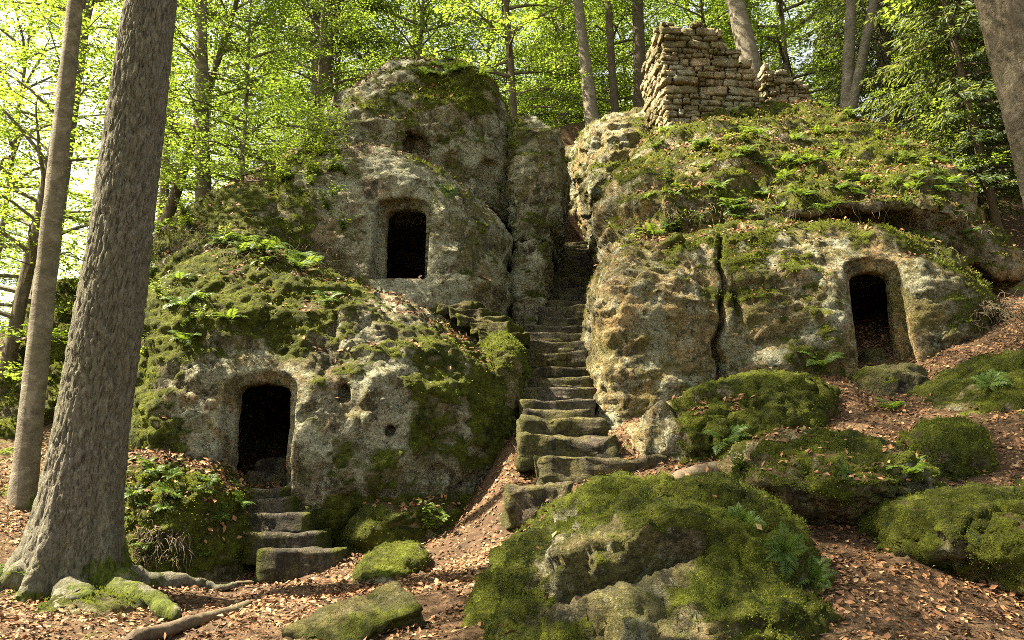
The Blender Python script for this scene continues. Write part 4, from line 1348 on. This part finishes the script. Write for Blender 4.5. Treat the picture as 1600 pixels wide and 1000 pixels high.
def moss_tufts(key, n, size, seed):
    R = ROCKS[key]
    i = scatter_idx(R, sstep(.45, .95, R['moss'] + .75 * fbm(R['V'] * 2.4 + 8, 3)), n, seed)
    r = np.random.RandomState(seed + 1)
    B = R['V'][i] + r.normal(0, .02, (n, 3)) - R['base'] - R['N'][i] * .008
    D = R['N'][i] + r.normal(0, .55, (n, 3)) + np.array([0, 0, .15])
    N = r.normal(0, 1, (n, 3))
    L = size * r.uniform(.5, 1.3, n)
    V, F = leaf_quads(B, D, N, L, L * .42, .1)
    patch = fbm(R['V'][i] * 1.3, 3) * .4 + .35 * fbm(R['V'][i] * 6, 2) + .42
    link('moss', np_mesh('moss', V, F, [M['moss_blade']], False, {'var': np.repeat(np.clip(patch + r.normal(0, .18, n), 0, 1), 4)}), R['o'], kind='stuff')

def rock_litter(key, n, size, seed):
    R = ROCKS[key]
    i = scatter_idx(R, R['soil'] * sstep(.3, .7, R['N'][:, 2]), n, seed)
    r = np.random.RandomState(seed + 1)
    B = R['V'][i] + r.normal(0, .03, (n, 3)) - R['base'] + R['N'][i] * .02
    N = R['N'][i] + r.normal(0, .4, (n, 3))
    D = r.normal(0, 1, (n, 3)); D -= N * ((D * N).sum(1) / (N * N).sum(1))[:, None]
    L = size * r.uniform(.6, 1.3, n)
    V, F = leaf_quads(B, D, N, L, L * .6, .15)
    link('leaf_litter', np_mesh('leaf_litter', V, F, [M['litter']], False, {'var': np.repeat(np.clip(r.normal(.5, .25, n), 0, 1), 4)}), R['o'], kind='stuff')

for key, n, s in (('L', 56000, .019), ('I', 18000, .023), ('J', 22000, .019), ('K', 9000, .027), ('H', 9000, .028), ('Ph', 2500, .045), ('Y', 2500, .02), ('O', 4000, .05),
                  ('A', 14000, .04), ('F', 15000, .08), ('C', 7000, .08), ('B', 4000, .075), ('E', 7000, .06), ('Q', 9000, .035), ('G3', 5000, .08), ('D1', 1500, .07), ('G', 3000, .09), ('Rs', 1500, .035)):
    moss_tufts(key, n, s, len(key) * 31 + n % 97)
for key, n, s in (('F', 9000, .11), ('A', 4000, .10), ('C', 1500, .12), ('Q', 1500, .09), ('E', 2500, .10), ('I', 700, .08), ('L', 160, .075), ('H', 300, .08), ('B', 1200, .11)):
    rock_litter(key, n, s, 500 + n)

# ------------------------------------------------------------------ leaf litter on the ground
n = 230000
r = np.random.RandomState(9)
x = r.uniform(-10, 12, n); y = 4.5 + 14.5 * r.uniform(0, 1, n) ** 1.15
z = hz(x, y)
pm = path_mask(x, y)
dens = np.clip(.62 + .65 * fbm(np.c_[x, y, z] * .9, 3), .08, 1) * (1 - .5 * pm)
px, py, dd = proj(np.c_[x, y, z])
keep = (r.uniform(0, 1, n) < dens) & (px > -120) & (px < 1720) & (py < 1120)
x, y, z, pm = x[keep], y[keep], z[keep], pm[keep]
n = len(x)
eps = .15
gxn = (hz(x + eps, y) - z) / eps; gyn = (hz(x, y + eps) - z) / eps
N0 = np.c_[-gxn, -gyn, np.ones(n)]
N = N0 + r.normal(0, .38, (n, 3))
D = r.normal(0, 1, (n, 3)); D -= N * ((D * N).sum(1) / (N * N).sum(1))[:, None]
L = .028 + .068 * r.uniform(0, 1, n) ** 1.6
V, F = leaf_quads(np.c_[x, y, z - .06 * pm + r.uniform(.004, .04, n)], D, N, L, L * r.uniform(.45, .7, n), .16)
patch = .5 + .3 * fbm(np.c_[x, y, z] * .7 + 9, 3)
link('leaf_litter', np_mesh('leaf_litter', V, F, [M['litter']], False, {'var': np.repeat(np.clip(patch + r.normal(0, .3, n), 0, 1), 4)}), kind='stuff', label='brown dry beech leaves carpeting the forest floor')
print('litter', n, time.time() - T0)

# ------------------------------------------------------------------ ferns and small plants
def fern_mesh(seed, nf=9, L=.55):
    r = np.random.RandomState(seed)
    B, D, N, Ls, Ws, var = [], [], [], [], [], []
    wood = []
    for k in range(nf):
        az = 2 * math.pi * k / nf + r.uniform(-.4, .4)
        l = L * r.uniform(.65, 1.15)
        el = r.uniform(.6, 1.25)
        pts = [np.zeros(3)]
        m = 16
        for s in range(m):
            e = el - 1.5 * (s / m) ** 1.3
            pts.append(pts[-1] + l / m * np.array([math.cos(az) * math.cos(e), math.sin(az) * math.cos(e), math.sin(e)]))
        pts = np.array(pts)
        wood.append(tube([tuple(p) for p in pts[::3]], [.005, .004, .003, .003, .002, .001][:len(pts[::3])], 3))
        lat = np.array([-math.sin(az), math.cos(az), 0])
        for s in range(2, m + 1):
            f = s / m
            pl = l * .30 * math.sin(math.pi * min(1, .12 + .88 * f) ** .8) * r.uniform(.85, 1.1) + .012
            d = pts[s] - pts[s - 1]; d /= np.linalg.norm(d)
            up = np.cross(d, lat)
            up = up if up[2] > 0 else -up
            for sg in (-1, 1):
                B.append(pts[s]); D.append(lat * sg * .9 + d * .45 - up * .18 + r.normal(0, .06, 3)); N.append(up + r.normal(0, .15, 3)); Ls.append(pl); Ws.append(max(.012, l / m * 1.15)); var.append(np.clip(.5 + .2 * r.normal() + .1 * (k % 3 - 1), 0, 1))
    LV, LF = leaf_quads(np.array(B), np.array(D), np.array(N), np.array(Ls), np.array(Ws), .05)
    return crown_mesh('fern', wood, (LV, LF), np.array(var), M['fern'], M['fern'])

def herb_mesh(seed, ns=7, h=.4, leaf=.07):
    r = np.random.RandomState(seed)
    B, D, N, Ls, var, wood = [], [], [], [], [], []
    for k in range(ns):
        az = r.uniform(0, 6.28); lean = r.uniform(.15, .8)
        d = np.array([math.cos(az) * lean, math.sin(az) * lean, 1.0]); d /= np.linalg.norm(d)
        hh = h * r.uniform(.5, 1.1)
        pts = [np.zeros(3)]
        for s in range(6):
            d = d + r.normal(0, .12, 3) + np.array([0, 0, -.06]); d /= np.linalg.norm(d)
            pts.append(pts[-1] + d * hh / 6)
        wood.append(tube([tuple(p) for p in pts], [.005] * 4 + [.003] * 3, 3))
        for s in range(1, 7):
            for q in range(4):
                a = r.uniform(0, 6.28)
                dd = np.array([math.cos(a), math.sin(a), r.uniform(-.2, .35)])
                B.append(pts[s] + dd * .015 + r.normal(0, .012, 3)); D.append(dd); N.append(np.array([0, 0, 1.]) + r.normal(0, .35, 3)); Ls.append(leaf * r.uniform(.6, 1.2)); var.append(r.uniform(.1, .95))
    Ls = np.array(Ls)
    return crown_mesh('herb', wood, leaf_quads(np.array(B), np.array(D), np.array(N), Ls, Ls * .62, .08), np.array(var), M['herb'], M['herb'])

FERNS = [fern_mesh(k, 8 + k % 3) for k in range(4)]
HERBS = [herb_mesh(20 + k) for k in range(4)]

def plant(kind, px, py, size, label, group=None, cat=None, name=None, rz=None, only=None, tilt=.35):
    h = hit(px, py, only)
    if h is None:
        return None
    p, nrm = h[0], h[1]
    me = random.choice(FERNS if kind == 'fern' else HERBS)
    o = link(name or ('fern' if kind == 'fern' else 'leafy_plant'), me, None, p - Vector((0, 0, .01)), label, cat or ('fern' if kind == 'fern' else 'plant'), group)
    ax = (Vector((0, 0, 1)) * (1 - tilt) + nrm * tilt).normalized()
    o.rotation_mode = 'QUATERNION'
    o.rotation_quaternion = ax.to_track_quat('Z', 'Y') @ Matrix.Rotation(rz if rz is not None else random.uniform(0, 6.28), 3, 'Z').to_quaternion()
    o.scale = (size, size, size)
    return o

# single plants one can point to
plant('fern', 1285, 572, 1.15, 'bushy green fern growing left of the third doorway')
plant('herb', 672, 826, 1.3, 'lone bright seedling on the path below the left rock', name='seedling')
plant('fern', 25, 915, 1.1, 'fern at the bottom left against the big trunk roots')
plant('fern', 1425, 745, .9, 'fern drooping over the right end of the undercut boulder')
plant('herb', 1160, 735, .8, 'leafy sprig between the front boulder and the undercut boulder')
plant('fern', 1135, 690, .9, 'fern at the foot of the mossy boulder with the bare end')
plant('herb', 535, 360, 1.3, 'bright yellow-green sprig beside the upper doorway ledge')
plant('fern', 1390, 640, .7, 'small fern in the litter below the threshold stone')
plant('fern', 360, 500, .7, 'dark fern hanging on the mossy face of the lower left rock')
plant('fern', 1165, 815, .5, 'small fern near the top right of the huge front boulder', tilt=.8)
plant('fern', 1225, 860, .55, 'pale fern frond clump on the right shoulder of the huge front boulder', tilt=.8)
plant('fern', 1270, 905, .5, 'lowest fern hanging on the right side of the huge front boulder', tilt=.8)
plant('fern', 1320, 745, .5, 'fern in the middle of the undercut boulder top', tilt=.7)
plant('fern', 700, 300, .6, 'small fern on the bare face right of the upper doorway', tilt=.7)
plant('fern', 1545, 600, .6, 'fern on the rounded mossy boulder at the right edge', tilt=.7)
plant('fern', 510, 470, .8, 'dark fern clump in the middle of the lower left rock face')
rp = random.Random(3)
F_o, A_o, Q_o, C_o, B_o = (ROCKS[k]['o'] for k in ('F', 'A', 'Q', 'C', 'B'))
for k in range(120):
    px, py = rp.uniform(1000, 1520), rp.uniform(165, 400)
    plant('fern' if rp.random() < .65 else 'herb', px, py, rp.uniform(.5, 1.05), 'fern or leafy sprig in the green cover of the overgrown upper right rock', 'plants on the overgrown rock', only=F_o, cat='plant')
for k in range(26):
    t = rp.random()
    px, py = 330 + 250 * t, 372 + 30 * t + rp.uniform(-6, 34)
    plant('fern' if rp.random() < .7 else 'herb', px, py, rp.uniform(.6, 1.1), 'fern on the mossy ledge above the lower doorway', 'plants on the left ledge', only=A_o, cat='plant')
for k in range(26):
    px, py = rp.uniform(190, 378), rp.uniform(708, 870)
    plant('fern' if rp.random() < .85 else 'herb', px, py, rp.uniform(.28, .55), 'fern on the earth mound beside the low steps', 'plants on the earth mound', only=Q_o, cat='plant')
for k in range(16):
    px, py = rp.uniform(225, 330), rp.uniform(330, 560)
    plant('herb' if rp.random() < .6 else 'fern', px, py, rp.uniform(.6, 1.0), 'small plant on the left flank of the lower left rock', 'plants on the left flank', only=A_o, cat='plant')
for k in range(12):
    px, py = rp.uniform(640, 770), rp.uniform(88, 120)
    plant('fern', px, py, rp.uniform(.7, 1.1), 'fern fringe on the cap of the domed rock', 'ferns on the domed rock', only=C_o, cat='fern')
for k in range(14):
    px, py = rp.uniform(400, 560), rp.uniform(240, 330)
    plant('herb', px, py, rp.uniform(.9, 1.4), 'sunlit leafy sprig on the shoulder of the middle rock', 'plants on the middle rock', cat='plant')
# leafy saplings hanging over the left shoulder of the domed rock
for k, (px, py, Y, s) in enumerate([(470, 292, 19.4, .5), (430, 290, 20.5, .6), (500, 262, 19.6, .35), (385, 305, 21.5, .75)]):
    q = P(px, py, Y)
    o = link('sapling', None, None, q, 'bright leafy sapling on the shoulder left of the domed rock', 'sapling', 'saplings beside the domed rock')
    c = link('crown', CROWNS['sapling'][0], o); c.scale = (s, s, s); c.location = (0, 0, -1.2 * s)
    o.rotation_euler = (0, 0, k * 1.4)
q = P(905, 205, 35.0)
o = link('sapling', None, None, (q.x, q.y, H(q.x, q.y)), 'leafy sapling filling the top of the narrow gap between the rocks', 'sapling')
c = link('crown', CROWNS['sapling'][0], o); c.scale = (.8, .8, .8)
q = P(870, 205, 32.5)
o = link('sapling', None, None, (q.x, q.y, H(q.x, q.y)), 'leafy sapling behind the tan top of the upper pillar block', 'sapling')
c = link('crown', CROWNS['sapling'][0], o); c.scale = (.8, .8, .7); o.rotation_euler = (0, 0, 2)
print('plants', time.time() - T0)

# ------------------------------------------------------------------ small things
# stones lying inside the doorways
for k, (dx, dy, s) in enumerate([(-.12, .75, .24), (.22, .7, .2), (.02, 1.0, .3), (.28, 1.1, .22)]):
    V, F = worn_block((s, s * .8, s * .7), s * .45, 200 + k, .05)
    o = link('rubble_stone', np_mesh('rubble_stone', V, F, [M['step']], True, {'moss': np.zeros(len(V)), 'soil': np.zeros(len(V))}), None, D1c + Vector((dx, dy, s * .62 + (.12 if k == 2 else 0))),
             'rough stone in the rubble heap inside the lower left doorway', 'stone', 'stones inside the lower doorway')
V, F = worn_block((.22, .25, .3), .15, 210, .05)
link('rubble_stone', np_mesh('rubble_stone', V, F, [M['boulder']], True, {'moss': np.zeros(len(V)) + .3, 'soil': np.zeros(len(V))}), None, D3c + Vector((.15, .8, .25)), 'greenish stone standing inside the third doorway', 'stone')

V, F = worn_block((.62, .27, .16), .03, 231, .11)
sq = P(553, 966, 7.9)
o = link('stone_slab', np_mesh('stone_slab', V, F, [M['boulder']], True, {'moss': .25 + .5 * sstep(0, .2, V[:, 2]) * sstep(.1, -.2, V[:, 1]), 'soil': np.zeros(len(V))}), None, (sq.x, sq.y, H(sq.x, sq.y) + .06), 'tilted greenish stone slab lying in the leaves at the bottom', 'stone')
o.rotation_euler = (math.radians(28), math.radians(-14), math.radians(38))
br = ground_root(None, [(385, 930, 9.6), (330, 962, 9.0), (270, 990, 8.4), (200, 1015, 7.9)], .055, .075, M['twig'], 'fallen_branch', moss=.0)
br['label'] = 'dark fallen branch lying on the path at the bottom left'; br['category'] = 'branch'
lg = ground_root(None, [(1165, 712, 11.6), (1110, 730, 11.3), (1045, 745, 11.0)], .12, .16, M['twig'], 'fallen_log', moss=.15)
lg['label'] = 'leaf-strewn log lying between the lowest stair and the boulders'; lg['category'] = 'log'
for k, (pts, lab) in enumerate([
    ([(300, 885, 12.2), (350, 890, 12.0), (395, 896, 11.9)], 'pale surface root in front of the low steps'),
    ([(560, 990, 7.8), (500, 1005, 7.6), (440, 1030, 7.3)], 'thin stick beside the tilted slab')]):
    o = ground_root(None, pts, .03, .02, M['twig'], 'surface_root' if k == 0 else 'stick', moss=0)
    o['label'] = lab; o['category'] = 'root' if k == 0 else 'stick'

# dry roots and dead stalks hanging from the soil edges
def root_tangle(name, label, spots, n, L, seed, droop=1.0):
    r = np.random.RandomState(seed)
    parts, ref = [], None
    for k in range(n):
        px, py, rx, ry = spots[r.randint(len(spots))]
        h = hit(px + r.uniform(-rx, rx), py + r.uniform(-ry, ry))
        if h is None:
            continue
        p = np.array(h[0]) + np.array(h[1]) * .02
        if ref is None:
            ref = p.copy()
        d = np.array(h[1]) * .8 + r.normal(0, .6, 3); d /= np.linalg.norm(d)
        pts = [p]
        l = L * r.uniform(.4, 1.2)
        for s in range(6):
            d = d + r.normal(0, .28, 3) + np.array([0, 0, -.38 * droop]); d /= np.linalg.norm(d)
            pts.append(pts[-1] + d * l / 6)
        parts.append(tube([tuple(q - ref) for q in pts], [.009, .008, .007, .006, .005, .004, .002], 3))
    V, F = merge(parts)
    link(name, np_mesh(name, V, F, [M['twig']], True, {'moss': np.zeros(len(V))}), None, ref, label, None, None, 'stuff')
root_tangle('hanging_roots', 'thin dry roots hanging from the left ledge', [(400, 385, 70, 14), (480, 395, 60, 20), (290, 370, 60, 20)], 260, .45, 1)
root_tangle('hanging_roots', 'thin dry roots hanging from the rim of the upper right rock', [(1130, 330, 90, 15), (1300, 320, 120, 18), (1480, 360, 60, 30), (1240, 220, 100, 40)], 420, .5, 2)
root_tangle('dry_twigs', 'tangle of dry twigs on the slope right of the third doorway', [(1560, 490, 45, 18)], 220, .5, 3, .5)
root_tangle('dry_twigs', 'dry twigs and roots on the front of the earth mound', [(255, 850, 40, 25)], 160, .3, 4)
r = np.random.RandomState(61)
parts = []
for k in range(420):
    y0 = 5.5 + 10 * r.uniform() ** 1.1; x0 = r.uniform(-.62, .66) * y0
    a = r.uniform(0, 6.28); l = r.uniform(.08, .42)
    xs_ = x0 + np.linspace(0, l, 4) * math.cos(a) + r.normal(0, .012, 4); ys_ = y0 + np.linspace(0, l, 4) * math.sin(a) + r.normal(0, .012, 4)
    zs_ = hz(xs_, ys_) + r.uniform(.015, .045) - .06 * path_mask(xs_, ys_)
    w = r.uniform(.003, .008)
    parts.append(tube(list(zip(xs_, ys_, zs_)), [w, w * .9, w * .7, w * .3], 4))
V, F = merge(parts)
link('fallen_twigs', np_mesh('fallen_twigs', V, F, [M['twig']], True, {'moss': np.zeros(len(V))}), kind='stuff', label='small dry twigs scattered over the leaf litter')
ORD = ['leftmost', 'second from the left', 'third from the left', 'fourth from the left', 'fifth from the left', 'sixth from the left', 'seventh from the left']
bpy.context.view_layer.update()
byg = {}
for o in COL.objects:
    if o.parent is None and o.get('group'):
        byg.setdefault((o['group'], o.get('label')), []).append(o)
for (g, lab), obs in byg.items():
    if 1 < len(obs) <= 7:
        obs.sort(key=lambda o: proj(np.array([tuple(o.location)]))[0][0])
        for k, o in enumerate(obs):
            o['label'] = lab + ', ' + (('rightmost' if len(obs) > 2 else 'right one') if k == len(obs) - 1 else (ORD[k] if len(obs) > 2 else 'left one'))
print('done', time.time() - T0)
